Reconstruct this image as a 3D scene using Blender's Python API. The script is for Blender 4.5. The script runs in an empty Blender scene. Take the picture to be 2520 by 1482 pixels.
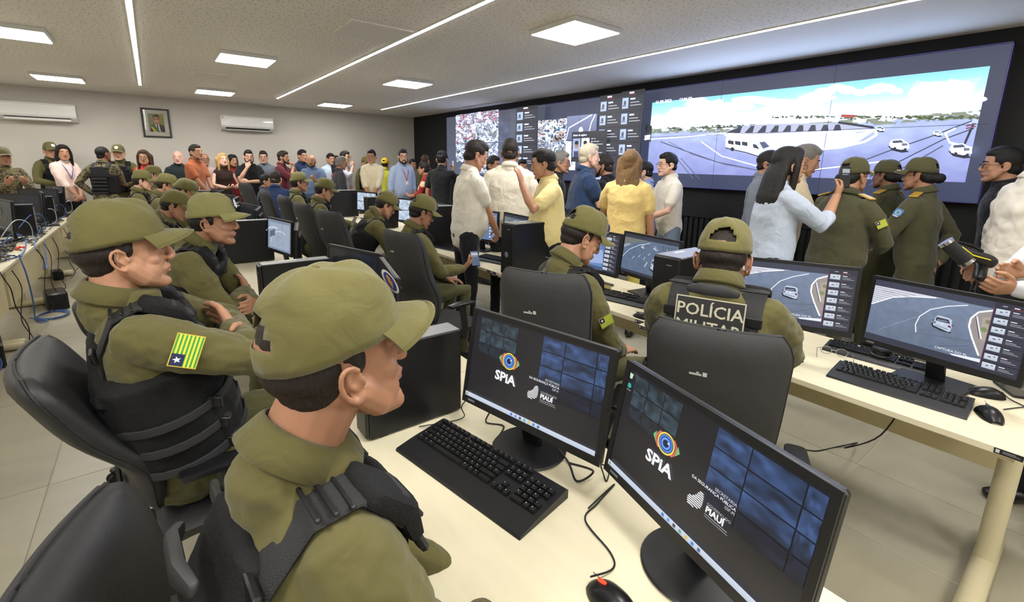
import bpy, bmesh, math, random
import numpy as np
from mathutils import Vector, Matrix
random.seed(7); rng = np.random.default_rng(7)
C = bpy.context.scene.collection
S = bpy.context.scene
R_ = math.radians
# ---------------------------------------------------------------- camera
FPX, YAW, PIT, ROL, PPY, CAMH = 1136.0, -.6570574, -.2065204, -.0191809, 642.0, 1.65
def _axes():
    cy, sy, cp, sp = math.cos(YAW), math.sin(YAW), math.cos(PIT), math.sin(PIT)
    cr, sr = math.cos(ROL), math.sin(ROL)
    f = np.array([cy*cp, sy*cp, sp]); r = np.array([sy, -cy, 0]); d = -np.cross(r, f)
    A = np.array([cr*r+sr*d, -sr*r+cr*d, f])
    return np.stack([-A[:, 1], A[:, 0], A[:, 2]], 1)
AX = _axes(); EYE = np.array([0, 0, CAMH])
cd = bpy.data.cameras.new('camera'); cam = bpy.data.objects.new('camera', cd); C.objects.link(cam)
cd.sensor_width = 36; cd.lens = 36*FPX/2520; cd.shift_y = -(741-PPY)/2520; cd.clip_start = .02; cd.clip_end = 100
cam.matrix_world = Matrix([[AX[0][i], -AX[1][i], -AX[2][i], EYE[i]] for i in range(3)]+[[0, 0, 0, 1]])
S.camera = cam
# ---------------------------------------------------------------- world and exposure
w = bpy.data.worlds.new('world'); S.world = w; w.use_nodes = True
w.node_tree.nodes['Background'].inputs[0].default_value = (.9, .93, 1, 1)
w.node_tree.nodes['Background'].inputs[1].default_value = .25
S.view_settings.view_transform = 'Standard'; S.view_settings.look = 'None'
S.view_settings.exposure = 0.25; S.view_settings.gamma = 1.0; S.view_settings.use_curve_mapping = False
PANEL, STRIP, SCREEN = 30.0, 18.0, .8
# ---------------------------------------------------------------- pixel -> point helpers (used once, to measure places off the photograph)
def ray(x, y): return AX.T @ np.array([(x-1260)/FPX, (y-PPY)/FPX, 1.])
def atZ(x, y, z): d = ray(x, y); return EYE+d*((z-CAMH)/d[2])
def atX(x, y, v): d = ray(x, y); return EYE+d*(v/d[0])
def atY(x, y, v): d = ray(x, y); return EYE+d*(v/d[1])
def atD(x, y, t): return EYE+ray(x, y)*t
# ---------------------------------------------------------------- object helpers
def tag(o, label=None, cat=None, group=None, kind=None):
    if label: o['label'] = label
    if cat: o['category'] = cat
    if group: o['group'] = group
    if kind: o['kind'] = kind
    return o
def empty(name, label, cat, loc=(0, 0, 0), rz=0, group=None):
    o = bpy.data.objects.new(name, None); C.objects.link(o); o.location = Vector(loc); o.rotation_euler = (0, 0, rz)
    o.empty_display_size = .05
    return tag(o, label, cat, group)
def link(name, me, parent=None):
    o = bpy.data.objects.new(name, me); C.objects.link(o)
    if parent: o.parent = parent
    return o
class MB:
    """collects closed shapes, becomes one mesh object"""
    def __init__(s): s.v = []; s.f = []; s.n = 0
    def add(s, v, f):
        s.v.append(np.asarray(v, float)); s.f += [tuple(i+s.n for i in q) for q in f]; s.n += len(v)
    def box(s, c, d, M=None, bev=0, cut=None):
        x, y, z = [q/2 for q in d]
        if bev <= 0:
            v = np.array([(a*x, b*y, e*z) for e in (-1, 1) for b in (-1, 1) for a in (-1, 1)])
            f = [(0, 2, 3, 1), (4, 5, 7, 6), (0, 1, 5, 4), (2, 6, 7, 3), (0, 4, 6, 2), (1, 3, 7, 5)]
        else:
            b = min(bev, x*.98, y*.98, z*.98)
            pl = []
            for (lz, k) in ((-z, b), (-z+b, 0), (z-b, 0), (z, b)):
                X, Y = x-k, y-k; q = b if k == 0 else b*.3
                pl.append([(X, Y-q, lz), (X-q, Y, lz), (-X+q, Y, lz), (-X, Y-q, lz), (-X, -Y+q, lz), (-X+q, -Y, lz), (X-q, -Y, lz), (X, -Y+q, lz)])
            v = np.array([p for r in pl for p in r]); f = [tuple(range(7, -1, -1)), tuple(range(24, 32))]
            for r in range(3):
                for i in range(8): j = (i+1) % 8; f.append((r*8+i, r*8+j, r*8+8+j, r*8+8+i))
        if M is not None: v = v @ np.array(M).T[:3, :3] if np.array(M).shape == (3, 3) else v @ np.array(M)[:3, :3].T
        s.add(v+np.array(c), f); return s
    def ell(s, c, r, M=None, n=14):
        m = max(6, n*2//3); v = [(0, 0, -1)]; f = []
        for i in range(1, m):
            a = -math.pi/2+math.pi*i/m
            for j in range(n): t = 2*math.pi*j/n; v.append((math.cos(a)*math.cos(t), math.cos(a)*math.sin(t), math.sin(a)))
        v.append((0, 0, 1))
        for j in range(n): k = (j+1) % n; f.append((0, 1+k, 1+j)); f.append((len(v)-1, 1+(m-2)*n+j, 1+(m-2)*n+k))
        for i in range(m-2):
            for j in range(n): k = (j+1) % n; a = 1+i*n; f.append((a+j, a+k, a+n+k, a+n+j))
        v = np.array(v)*np.array(r)
        if M is not None: v = v @ np.array(M).T
        s.add(v+np.array(c), f); return s
    def tube(s, pts, rad, ax=(1, 0, 0), n=12, cap=3, closed=False, sq=2):
        """rings along pts; rad scalar or (a,b): a along ax, b across; round ends; sq>2 squarer section"""
        P = [np.array(p, float) for p in pts]; m = len(P)
        if np.isscalar(rad) or isinstance(rad, tuple): rad = [rad]*m
        rad = [(r, r) if np.isscalar(r) else r for r in rad]
        rings = []; ax = np.array(ax, float)
        def fr(t, prev):
            t = t/(np.linalg.norm(t)+1e-12); a = prev-t*(prev@t)
            if np.linalg.norm(a) < 1e-3: a = np.array([0, 1, 0.])-t*t[1]
            if np.linalg.norm(a) < 1e-3: a = np.array([0, 0, 1.])-t*t[2]
            a /= np.linalg.norm(a); return t, a, np.cross(t, a)
        frs = []
        for i in range(m):
            t = P[(i+1) % m]-P[i-1] if closed else (P[min(i+1, m-1)]-P[max(i-1, 0)])
            t, a, b = fr(t, ax); frs.append((t, a, b))
        def ring(c, a, b, ra, rb):
            o = []
            for j in range(n):
                q = 2*math.pi*j/n; ca, sa = math.cos(q), math.sin(q)
                if sq != 2: ca = math.copysign(abs(ca)**(2/sq), ca); sa = math.copysign(abs(sa)**(2/sq), sa)
                o.append(c+a*ra*ca+b*rb*sa)
            return o
        if not closed and cap:
            t, a, b = frs[0]; ra, rb = rad[0]; k = min(ra, rb)
            for i in range(cap): q = math.pi/2*(i+.15)/cap; rings.append(ring(P[0]-t*k*math.cos(q), a, b, ra*math.sin(q), rb*math.sin(q)))
        for i in range(m): rings.append(ring(P[i], frs[i][1], frs[i][2], *rad[i]))
        if not closed and cap:
            t, a, b = frs[-1]; ra, rb = rad[-1]; k = min(ra, rb)
            for i in range(cap-1, -1, -1): q = math.pi/2*(i+.15)/cap; rings.append(ring(P[-1]+t*k*math.cos(q), a, b, ra*math.sin(q), rb*math.sin(q)))
        L = len(rings); v = [p for r in rings for p in r]; f = []
        for i in range(L if closed else L-1):
            for j in range(n): k = (j+1) % n; e = ((i+1) % L)*n; f.append((i*n+j, i*n+k, e+k, e+j))
        if not closed: f += [tuple(range(n-1, -1, -1)), tuple((L-1)*n+j for j in range(n))]
        s.add(v, f); return s
    def lathe(s, prof, c=(0, 0, 0), n=24, M=None, sx=1, sy=1):
        v = []; f = []; m = len(prof)
        for r, z in prof:
            for j in range(n): t = 2*math.pi*j/n; v.append((r*sx*math.cos(t), r*sy*math.sin(t), z))
        for i in range(m-1):
            for j in range(n): k = (j+1) % n; f.append((i*n+j, i*n+k, i*n+n+k, i*n+n+j))
        f += [tuple(range(n-1, -1, -1)), tuple((m-1)*n+j for j in range(n))]
        v = np.array(v)
        if M is not None: v = v @ np.array(M).T
        s.add(v+np.array(c), f); return s
    def prism(s, poly, z0, z1, M=None, c=(0, 0, 0)):
        n = len(poly); v = np.array([(x, y, z0) for x, y in poly]+[(x, y, z1) for x, y in poly], float)
        f = [tuple(range(n-1, -1, -1)), tuple(range(n, 2*n))]+[(i, (i+1) % n, n+(i+1) % n, n+i) for i in range(n)]
        if M is not None: v = v @ np.array(M).T
        s.add(v+np.array(c), f); return s
    def grid(s, fn, nu, nv, th=None):
        """closed plate from a surface function fn(u,v)->point, thickness vector fn or scalar along normal"""
        U = [[np.array(fn(i/nu, j/nv), float) for j in range(nv+1)] for i in range(nu+1)]
        N = {}
        for i in range(nu+1):
            for j in range(nv+1):
                a = U[min(i+1, nu)][j]-U[max(i-1, 0)][j]; b = U[i][min(j+1, nv)]-U[i][max(j-1, 0)]
                q = np.cross(a, b); N[i, j] = q/(np.linalg.norm(q)+1e-12)
        top = [U[i][j] for i in range(nu+1) for j in range(nv+1)]
        bot = [U[i][j]-N[i, j]*th for i in range(nu+1) for j in range(nv+1)]
        k = len(top); w_ = nv+1; f = []
        for i in range(nu):
            for j in range(nv):
                a = i*w_+j; f.append((a, a+w_, a+w_+1, a+1)); f.append((k+a, k+a+1, k+a+w_+1, k+a+w_))
        for i in range(nu): a = i*w_; f.append((a, k+a, k+a+w_, a+w_)); a += nv; f.append((a, a+w_, k+a+w_, k+a))
        for j in range(nv): a = j; f.append((a, a+1, k+a+1, k+a)); a = nu*w_+j; f.append((a, k+a, k+a+1, a+1))
        s.add(top+bot, f); return s
    def mesh(s, name, m=None, smooth=True, sharp=38):
        me = bpy.data.meshes.new(name)
        me.from_pydata(np.concatenate(s.v).tolist(), [], s.f)
        bm = bmesh.new(); bm.from_mesh(me); bmesh.ops.recalc_face_normals(bm, faces=bm.faces); bm.to_mesh(me); bm.free()
        if smooth:
            me.polygons.foreach_set('use_smooth', [True]*len(me.polygons))
            if sharp: me.set_sharp_from_angle(angle=R_(sharp))
        if m: me.materials.append(m)
        return me
    def obj(s, name, m=None, parent=None, smooth=True, sharp=38, **k):
        return tag(link(name, s.mesh(name, m, smooth, sharp), parent), **k)
    def flesh(s, name, m, parent, vox, smooth=2, fold=0, fscale=.07, **k):
        o = link(name, s.mesh(name, m, True, None), parent)
        r = o.modifiers.new('union', 'REMESH'); r.mode = 'VOXEL'; r.voxel_size = vox; r.use_smooth_shade = True
        if smooth: q = o.modifiers.new('soft', 'SMOOTH'); q.iterations = smooth; q.factor = .5
        if fold:
            d = o.modifiers.new('folds', 'DISPLACE'); d.texture = foldtex(fscale); d.strength = fold; d.mid_level = .5; d.texture_coords = 'LOCAL'
        return tag(o, **k)
_ft = {}
def foldtex(sc):
    if sc not in _ft:
        t = bpy.data.textures.new('folds', 'CLOUDS'); t.noise_scale = sc; t.noise_depth = 2; _ft[sc] = t
    return _ft[sc]
def rotm(az=0, pitch=0, roll=0):
    """local +Y forward; az turns left (ccw), pitch>0 looks up, roll>0 tips to the right"""
    return np.array(Matrix.Rotation(az, 3, 'Z') @ Matrix.Rotation(pitch, 3, 'X') @ Matrix.Rotation(roll, 3, 'Y'))
# ---------------------------------------------------------------- materials
_m = {}
def lin(c): return tuple(((q/255)/12.92 if q/255 <= .04045 else ((q/255+.055)/1.055)**2.4) for q in c)
def mat(name, col, rough=.6, metal=0, bump=0, bscale=60, var=.0, vscale=3, srgb=True, coat=0, sheen=0, stretch=None, spec=.5, kind='noise', bdist=.006, ndist=0):
    if name in _m: return _m[name]
    m = bpy.data.materials.new(name); m.use_nodes = True; nt = m.node_tree; b = nt.nodes['Principled BSDF']
    c = lin(col) if srgb else col
    b.inputs['Base Color'].default_value = (*c, 1); b.inputs['Roughness'].default_value = rough; b.inputs['Metallic'].default_value = metal
    b.inputs['Coat Weight'].default_value = coat; b.inputs['Sheen Weight'].default_value = sheen; b.inputs['Specular IOR Level'].default_value = spec
    tc = nt.nodes.new('ShaderNodeTexCoord'); src = tc.outputs['Object']
    if stretch:
        mp = nt.nodes.new('ShaderNodeMapping'); mp.inputs['Scale'].default_value = stretch; nt.links.new(src, mp.inputs[0]); src = mp.outputs[0]
    if var:
        n = nt.nodes.new('ShaderNodeTexNoise'); n.inputs['Scale'].default_value = vscale; n.inputs['Detail'].default_value = 4; nt.links.new(src, n.inputs['Vector'])
        mr = nt.nodes.new('ShaderNodeMapRange'); mr.inputs[3].default_value = 1-var; mr.inputs[4].default_value = 1+var; mr.inputs[1].default_value = .3; mr.inputs[2].default_value = .7
        nt.links.new(n.outputs[0], mr.inputs[0])
        mx = nt.nodes.new('ShaderNodeVectorMath'); mx.operation = 'SCALE'; mx.inputs[0].default_value = c; nt.links.new(mr.outputs[0], mx.inputs['Scale']); nt.links.new(mx.outputs[0], b.inputs['Base Color'])
    if bump:
        if kind == 'wave':
            n2 = nt.nodes.new('ShaderNodeTexWave'); n2.inputs['Scale'].default_value = bscale; n2.inputs['Distortion'].default_value = 2.5; n2.inputs['Detail'].default_value = 2
        elif kind == 'voronoi':
            n2 = nt.nodes.new('ShaderNodeTexVoronoi'); n2.inputs['Scale'].default_value = bscale
        else:
            n2 = nt.nodes.new('ShaderNodeTexNoise'); n2.inputs['Scale'].default_value = bscale; n2.inputs['Detail'].default_value = 3; n2.inputs['Distortion'].default_value = ndist
        nt.links.new(src, n2.inputs['Vector'])
        bp = nt.nodes.new('ShaderNodeBump'); bp.inputs['Strength'].default_value = bump; bp.inputs['Distance'].default_value = bdist
        nt.links.new(n2.outputs[0], bp.inputs['Height']); nt.links.new(bp.outputs[0], b.inputs['Normal'])
    _m[name] = m; return m
def glow(name, col, s):
    if name in _m: return _m[name]
    m = bpy.data.materials.new(name); m.use_nodes = True; nt = m.node_tree; nt.nodes.clear()
    e = nt.nodes.new('ShaderNodeEmission'); e.inputs[0].default_value = (*col, 1); e.inputs[1].default_value = s
    o = nt.nodes.new('ShaderNodeOutputMaterial'); nt.links.new(e.outputs[0], o.inputs[0]); _m[name] = m; return m
def print_mat(name, emit, rough=.5):
    """flat print or picture: colours come from the mesh's colour attribute"""
    if name in _m: return _m[name]
    m = bpy.data.materials.new(name); m.use_nodes = True; nt = m.node_tree; b = nt.nodes['Principled BSDF']
    a = nt.nodes.new('ShaderNodeVertexColor'); a.layer_name = 'Col'
    if emit:
        b.inputs['Base Color'].default_value = (.012, .012, .014, 1); b.inputs['Roughness'].default_value = rough
        nt.links.new(a.outputs[0], b.inputs['Emission Color']); b.inputs['Emission Strength'].default_value = emit
    else: nt.links.new(a.outputs[0], b.inputs['Base Color']); b.inputs['Roughness'].default_value = rough
    _m[name] = m; return m
cloth_b = dict(rough=.85, bump=.6, bscale=8, bdist=.022, ndist=1.2, sheen=.15, spec=.2)
BLK = mat('black_plastic', (24, 24, 26), .42, bump=.05, bscale=400)
BLK2 = mat('black_metal_case', (20, 20, 22), .35, bump=.03, bscale=300, spec=.4)
GREY = mat('grey_plastic_edge', (120, 122, 126), .4)
WHITEP = mat('white_plastic', (228, 226, 220), .22, coat=.4)
WOOD = mat('cream_laminate', (216, 207, 178), .42, var=.035, vscale=9, stretch=(3, .5, 3), bump=.03, bscale=40)
WOODD = mat('cream_laminate_panel', (205, 192, 152), .5, var=.03, vscale=7)
LEG = mat('cream_painted_steel', (205, 195, 160), .38)
CHAIRM = mat('black_leatherette', (34, 33, 34), .5, bump=.12, bscale=90, var=.1, vscale=5)
CHAIRF = mat('dark_grey_woven_fabric', (50, 49, 49), .9, bump=.3, bscale=220, var=.1, vscale=5)
RUB = mat('black_rubber', (18, 18, 18), .6)
CHROME = mat('chrome', (180, 180, 182), .2, metal=1)
CABK = mat('black_cable', (20, 20, 20), .5); CABB = mat('blue_cable', (66, 98, 160), .45); CABG = mat('pale_grey_cable', (170, 175, 185), .5); CABR = mat('orange_red_plug', (230, 70, 30), .5)
PAPER = mat('yellow_paper', (240, 222, 140), .8); PAPW = mat('white_paper', (235, 232, 225), .8)
# ---------------------------------------------------------------- flat pictures
def shape_light(c, b):
    """a bright cool LCD wall: highlights are far brighter than white paper"""
    if not b: return c
    y = c.mean(1, keepdims=True); return c*(1+b*y**8*np.array([[.7, .9, 1.45]]))
class Canvas:
    """flat coloured print / screen picture, origin O (top left), U to the right, V down, N out of it"""
    def __init__(s, O, U, V, step=.00012):
        s.O, s.U, s.V = [np.array(q, float) for q in (O, U, V)]; n = np.cross(s.V, s.U); s.N = n/np.linalg.norm(n)
        s.v = []; s.f = []; s.c = []; s.k = 0; s.step = step; s.n = 0
    def pt(s, u, v): return s.O+s.U*u+s.V*v+s.N*s.k*s.step
    def poly(s, uv, col, keep=False):
        if not keep: s.k += 1
        m = len(uv); s.v += [s.pt(*p) for p in uv]
        s.c += (list(col) if hasattr(col[0], '__len__') else [col]*m); s.f.append(tuple(range(s.n, s.n+m))); s.n += m
    def rect(s, u0, v0, u1, v1, col, c2=None, keep=False):
        s.poly([(u0, v0), (u1, v0), (u1, v1), (u0, v1)], col if c2 is None else [col, col, c2, c2], keep)
    def ell(s, u, v, ru, rv, col, n=16, a0=0, keep=False): s.poly([(u+ru*math.cos(a0+2*math.pi*i/n), v+rv*math.sin(a0+2*math.pi*i/n)) for i in range(n)], col, keep)
    def line(s, pts, w, col, asp=1.0, keep=False):
        if not keep: s.k += 1
        for (a, b), (c, d) in zip(pts[:-1], pts[1:]):
            dx, dy = (c-a)*asp, d-b; L = math.hypot(dx, dy)+1e-9; nx, ny = -dy/L*w/asp, dx/L*w
            s.poly([(a+nx, b+ny), (c+nx, d+ny), (c-nx, d-ny), (a-nx, b-ny)], col, True)
    def ring(s, u, v, ru, rv, t, col, n=24, a0=0, a1=2*math.pi):
        s.k += 1
        for i in range(n):
            q = [a0+(a1-a0)*(i+k)/n for k in (0, 1)]
            s.poly([(u+ru*math.cos(q[0]), v+rv*math.sin(q[0])), (u+ru*math.cos(q[1]), v+rv*math.sin(q[1])), (u+ru*(1-t)*math.cos(q[1]), v+rv*(1-t)*math.sin(q[1])), (u+ru*(1-t)*math.cos(q[0]), v+rv*(1-t)*math.sin(q[0]))], col, True)
    def raster(s, u0, v0, u1, v1, nx, ny, fn):
        s.k += 1; b = s.n
        U, V = np.meshgrid(np.linspace(0, 1, nx+1), np.linspace(0, 1, ny+1)); col = fn(U, V)
        P = s.O[None, None]+s.U*(u0+(u1-u0)*U)[..., None]+s.V*(v0+(v1-v0)*V)[..., None]+s.N*s.k*s.step
        s.v += list(P.reshape(-1, 3)); s.c += [tuple(q) for q in col.reshape(-1, 3)]
        for j in range(ny):
            for i in range(nx): a = b+j*(nx+1)+i; s.f.append((a, a+1, a+nx+2, a+nx+1))
        s.n += (nx+1)*(ny+1)
    def text(s, t, u, v, h, col, asp=1.0, bold=0, align='LEFT', wid=1.0):
        cu = bpy.data.curves.new('t', 'FONT'); cu.body = t; cu.align_x = align; cu.offset = bold; cu.resolution_u = 2
        ob = bpy.data.objects.new('t', cu); me = bpy.data.meshes.new_from_object(ob); s.k += 1; b = s.n
        for q in me.vertices: s.v.append(s.pt(u+q.co.x*h/asp*wid/.72, v-q.co.y*h/.72)); s.c.append(col)
        for p in me.polygons: s.f.append(tuple(b+i for i in p.vertices))
        s.n += len(me.vertices); bpy.data.objects.remove(ob); bpy.data.meshes.remove(me); bpy.data.curves.remove(cu)
    def obj(s, name, m, parent=None, boost=0, **k):
        me = bpy.data.meshes.new(name); me.from_pydata([tuple(q) for q in s.v], [], s.f)
        a = me.color_attributes.new('Col', 'FLOAT_COLOR', 'POINT')
        a.data.foreach_set('color', np.concatenate([shape_light(np.array([lin(q) for q in s.c], dtype=float), boost), np.ones((len(s.c), 1))], 1).ravel())
        me.materials.append(m); o = link(name, me, parent); return tag(o, **k)
def smooth_noise(U, V, sx, sy, seed, oct=4):
    r = np.random.default_rng(seed); out = np.zeros_like(U); amp = 1; tot = 0
    for o in range(oct):
        nx, ny = int(sx*2**o)+2, int(sy*2**o)+2; g = r.random((ny+1, nx+1))
        x, y = U*(nx-1), V*(ny-1); i, j = x.astype(int), y.astype(int); fx, fy = x-i, y-j; fx = fx*fx*(3-2*fx); fy = fy*fy*(3-2*fy)
        out += amp*((g[j, i]*(1-fx)+g[j, i+1]*fx)*(1-fy)+(g[j+1, i]*(1-fx)+g[j+1, i+1]*fx)*fy); tot += amp; amp *= .5
    return out/tot
# ================================================================= ROOM
XL, XR, YN, YF, ZC = -4.2, 5.6, -3.2, 11.6, 2.8
def boxobj(name, lo, hi, m, parent=None, bev=0, **k):
    c = [(a+b)/2 for a, b in zip(lo, hi)]; d = [b-a for a, b in zip(lo, hi)]
    return MB().box(c, d, bev=bev).obj(name, m, parent, smooth=bev > 0, **k)
M_WALL = mat('warm_grey_wall_paint', (198, 193, 182), .8, bump=.05, bscale=50, var=.02, vscale=2)
M_BLKW = mat('matt_black_wall_panel', (20, 20, 22), .75, var=.08, vscale=2)
# ceiling: perforated acoustic board with plain margin boards
def ceil_mat():
    m = mat('perforated_ceiling_board', (238, 234, 227), .9, var=.02, vscale=1.2); nt = m.node_tree; b = nt.nodes['Principled BSDF']
    tc = nt.nodes.new('ShaderNodeTexCoord'); mp = nt.nodes.new('ShaderNodeMapping'); mp.inputs['Scale'].default_value = (1, .62, 1)
    v = nt.nodes.new('ShaderNodeTexVoronoi'); v.inputs['Scale'].default_value = 24; v.voronoi_dimensions = '2D'
    nt.links.new(tc.outputs['Object'], mp.inputs[0]); nt.links.new(mp.outputs[0], v.inputs['Vector'])
    lt = nt.nodes.new('ShaderNodeMapRange'); lt.inputs[1].default_value = .1; lt.inputs[2].default_value = .17; lt.inputs[3].default_value = .62; lt.inputs[4].default_value = 1
    nt.links.new(v.outputs['Distance'], lt.inputs[0])
    old = b.inputs['Base Color'].links[0].from_socket; sc = nt.nodes.new('ShaderNodeVectorMath'); sc.operation = 'SCALE'
    nt.links.new(old, sc.inputs[0]); nt.links.new(lt.outputs[0], sc.inputs['Scale']); nt.links.new(sc.outputs[0], b.inputs['Base Color'])
    bp = nt.nodes.new('ShaderNodeBump'); bp.inputs['Strength'].default_value = .5; bp.inputs['Distance'].default_value = .01
    nt.links.new(lt.outputs[0], bp.inputs['Height']); nt.links.new(bp.outputs[0], b.inputs['Normal']); return m
M_CEIL = ceil_mat(); M_CEILP = mat('plain_ceiling_board', (232, 229, 223), .9, bump=.03, bscale=30)
c0 = boxobj('ceiling', (XL, YN, ZC), (XR, YF, ZC+.1), M_CEIL, kind='structure')
boxobj('border_board', (4.27, YN, ZC-.004), (XR, YF, ZC+.02), M_CEILP, c0)
boxobj('border_board', (XL, 10.5, ZC-.004), (4.27, YF, ZC+.02), M_CEILP, c0)
boxobj('access_hatch', (1.45, 4.1, ZC-.012), (2.0, 4.65, ZC+.01), M_CEILP, c0)
boxobj('access_hatch', (.6, 7.9, ZC-.012), (1.0, 8.3, ZC+.01), M_CEILP, c0)
boxobj('wall_back', (XL-.1, YF, -.1), (XR+.1, YF+.1, ZC+.1), M_WALL, kind='structure')
boxobj('wall_left', (XL-.1, YN, -.1), (XL, YF, ZC+.1), M_WALL, kind='structure')
boxobj('wall_near', (XL-.1, YN-.1, -.1), (XR+.1, YN, ZC+.1), M_WALL, kind='structure')
wr = boxobj('wall_right', (XR, YN, -.1), (XR+.1, YF, ZC+.1), M_BLKW, kind='structure')
# fluted black slats under the video wall, each its own piece
slat = MB().box((0, 0, 0), (.03, .045, .98)).mesh('slat', mat('black_slat', (20, 20, 21), .6), smooth=False)
for i in range(130):
    o = link('slat', slat, wr); o.location = (XR-.015, -.3+i*.075, .52)
boxobj('ledge', (XR-.035, -.5, 1.02), (XR, 9.6, 1.05), M_BLKW, wr)
boxobj('baseboard_back', (XL, YF-.015, 0), (XR, YF, .08), mat('white_skirting', (190, 186, 176), .5), kind='structure')
# floor tiles, one object per tile with recessed grout bed
GR = mat('pale_grout', (200, 192, 168), .85)
fl = boxobj('floor', (XL, YN, -.06), (XR, YF, -.004), GR, kind='structure')
tm = []
for k, c in enumerate([(168, 162, 141), (163, 157, 137), (172, 166, 146)]):
    tm.append(mat('grey_porcelain_tile_%s' % 'abc'[k], c, .32, var=.07, vscale=2.2+k*.3, stretch=(1, 2.6, 1), bump=.02, bscale=30, spec=.4))
TX, TY = .605, 1.21
tms = [MB().box((0, 0, 0), (TX-.004, TY-.004, .012), bev=.0015).mesh('tile', q, smooth=False) for q in tm]
x0, y0 = 3.035-.605*12, .645-1.21*4
for i in range(18):
    for j in range(14):
        x, y = x0+TX*(i+.5), y0+TY*(j+.5)
        if XL+.25 < x < XR-.25 and YN+.5 < y < YF-.5: o = link('tile', tms[random.randrange(3)], fl); o.location = (x, y, -.006)
# ceiling lights
LP = glow('lit_diffuser', (1, .985, .955), PANEL)
FRM = mat('white_lamp_frame', (215, 214, 210), .5)
def panel(x, y, lab, s=.56):
    o = empty('ceiling_light', lab, 'ceiling light', (x, y, ZC), 0, 'square ceiling panel lights')
    MB().box((0, 0, -.02), (s, s, .04), bev=.004).obj('frame', FRM, o)
    MB().box((0, 0, -.0425), (s-.03, s-.03, .005), bev=.002).obj('diffuser', LP, o)
def pc(px, py): p = atZ(px, py, ZC-.04); return p[0], p[1]
for (px, py), lab in {(1415, 84): 'largest square ceiling panel light, near the video wall', (604, 150): 'square ceiling light between the two leftmost light strips, nearer one',
                      (1003, 208): 'square ceiling light left of the strip nearest the video wall', (529, 229): 'small far square ceiling light above the framed portrait side',
                      (824, 260): 'smallest far square ceiling light near the black wall corner', (145, 195): 'flat square ceiling light above the left air conditioner',
                      (20, 82): 'square ceiling light cut off by the left picture edge'}.items(): panel(*pc(px, py), lab)
for x, y in ((3.0, .4), (3.0, -2.2), (1.0, .4), (-1., .6), (-2.9, 9.6), (1., -1.6), (-1., -1.6), (-3., 7.), (-3., 3.4), (-3., 0)):
    panel(x, y, 'square ceiling panel light outside the picture')
ST = glow('lit_led_strip', (1, .97, .92), STRIP)
for i, (x, y1, lab) in enumerate(((0.0, 10.0, 'leftmost long LED light strip in the ceiling'), (2.05, 10.1, 'middle long LED light strip in the ceiling'), (4.24, 10.4, 'long LED light strip nearest the video wall'))):
    o = empty('light_strip', lab, 'light strip', (x, YN+.5, ZC), 0, 'recessed LED ceiling strips'); L = y1-(YN+.5)
    MB().box((0, L/2, -.003), (.045, L, .01)).obj('channel', FRM, o, smooth=False)
    MB().box((0, L/2, -.0095), (.03, L-.02, .004)).obj('diffuser', ST, o, smooth=False)
# air conditioners
def aircon(x, y_open, lab, flap):
    w = .97; o = empty('air_conditioner', lab, 'air conditioner', (x, YF, 2.22), 0, 'split air conditioners on the back wall')
    prof = [(0, 0), (-.05, 0), (-.14, .035), (-.19, .075), (-.2, .11), (-.2, .27), (-.185, .3), (-.01, .305), (0, .305)]
    m = MB(); M = np.array([[0, 0, 1], [1, 0, 0], [0, 1, 0]], float)  # prism axis -> x
    m.prism(prof, -w/2, w/2, M=M).obj('housing', WHITEP, o, sharp=25)
    m = MB(); m.prism([(-.201, .095), (-.206, .1), (-.206, .27), (-.19, .298), (-.185, .3)], -w/2+.006, w/2-.006, M=M).obj('front_panel', WHITEP, o, sharp=25)
    MB().box((0, -.165, .058), (w*.84, .05, .022), M=rotm(0, R_(40))).obj('air_outlet', mat('dark_slot', (22, 22, 24), .6), o, smooth=False)
    MB().box((0, -.165-flap*.03, .035), (w*.84, .06, .006), M=rotm(0, R_(30+flap*20)), bev=.002).obj('flap', WHITEP, o)
    cv = Canvas((-.04, -.2068, .14), (.08, 0, 0), (0, 0, -.014)); cv.text('elgin', .5, .8, .7, (90, 90, 95), asp=5.7, align='CENTER'); cv.obj('logo', print_mat('matt_print', 0), o)
    cv = Canvas((-w/2+.02, -.2068, .265), (.03, 0, 0), (0, 0, -.03)); cv.rect(0, 0, 1, 1, (120, 125, 130)); cv.rect(.15, .15, .85, .4, (200, 60, 50)); cv.rect(.15, .5, .85, .85, (210, 215, 220)); cv.obj('sticker', print_mat('matt_print', 0), o)
pa = atY(94, 275, YF-.1); pb = atY(608, 300, YF-.1)
aircon(pa[0], 1, 'white split air conditioner left of the framed portrait', 1); aircon(pb[0], 0, 'white split air conditioner right of the framed portrait', 0)
# framed portrait (a generic smiling man with glasses and a sash)
pf = atY(385, 303, YF-.02); o = empty('framed_portrait', 'black framed official portrait of a man with a green and yellow sash', 'picture', (pf[0], YF, pf[2]))
fw, fh = .44, .54; m = MB()
for s in (-1, 1): m.box((s*(fw/2-.014), -.015, 0), (.028, .03, fh)); m.box((0, -.015, s*(fh/2-.014)), (fw-.056, .03, .028))
m.obj('frame', mat('black_frame', (18, 17, 16), .35), o, smooth=False)
cv = Canvas((-fw/2+.028, -.012, fh/2-.028), (fw-.056, 0, 0), (0, 0, -(fh-.056)))
cv.rect(0, 0, 1, 1, (214, 212, 200)); cv.rect(.18, .14, .82, .84, (168, 160, 90), (120, 116, 62)); cv.rect(.18, .14, .4, .84, (140, 140, 100))
cv.poly([(.24, .84), (.26, .6), (.42, .53), (.6, .53), (.78, .6), (.82, .7), (.82, .84)], (34, 36, 44)); cv.poly([(.42, .53), (.6, .53), (.64, .84), (.52, .84)], (225, 225, 225)); cv.poly([(.5, .57), (.55, .57), (.57, .84), (.51, .84)], (40, 45, 60))
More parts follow.
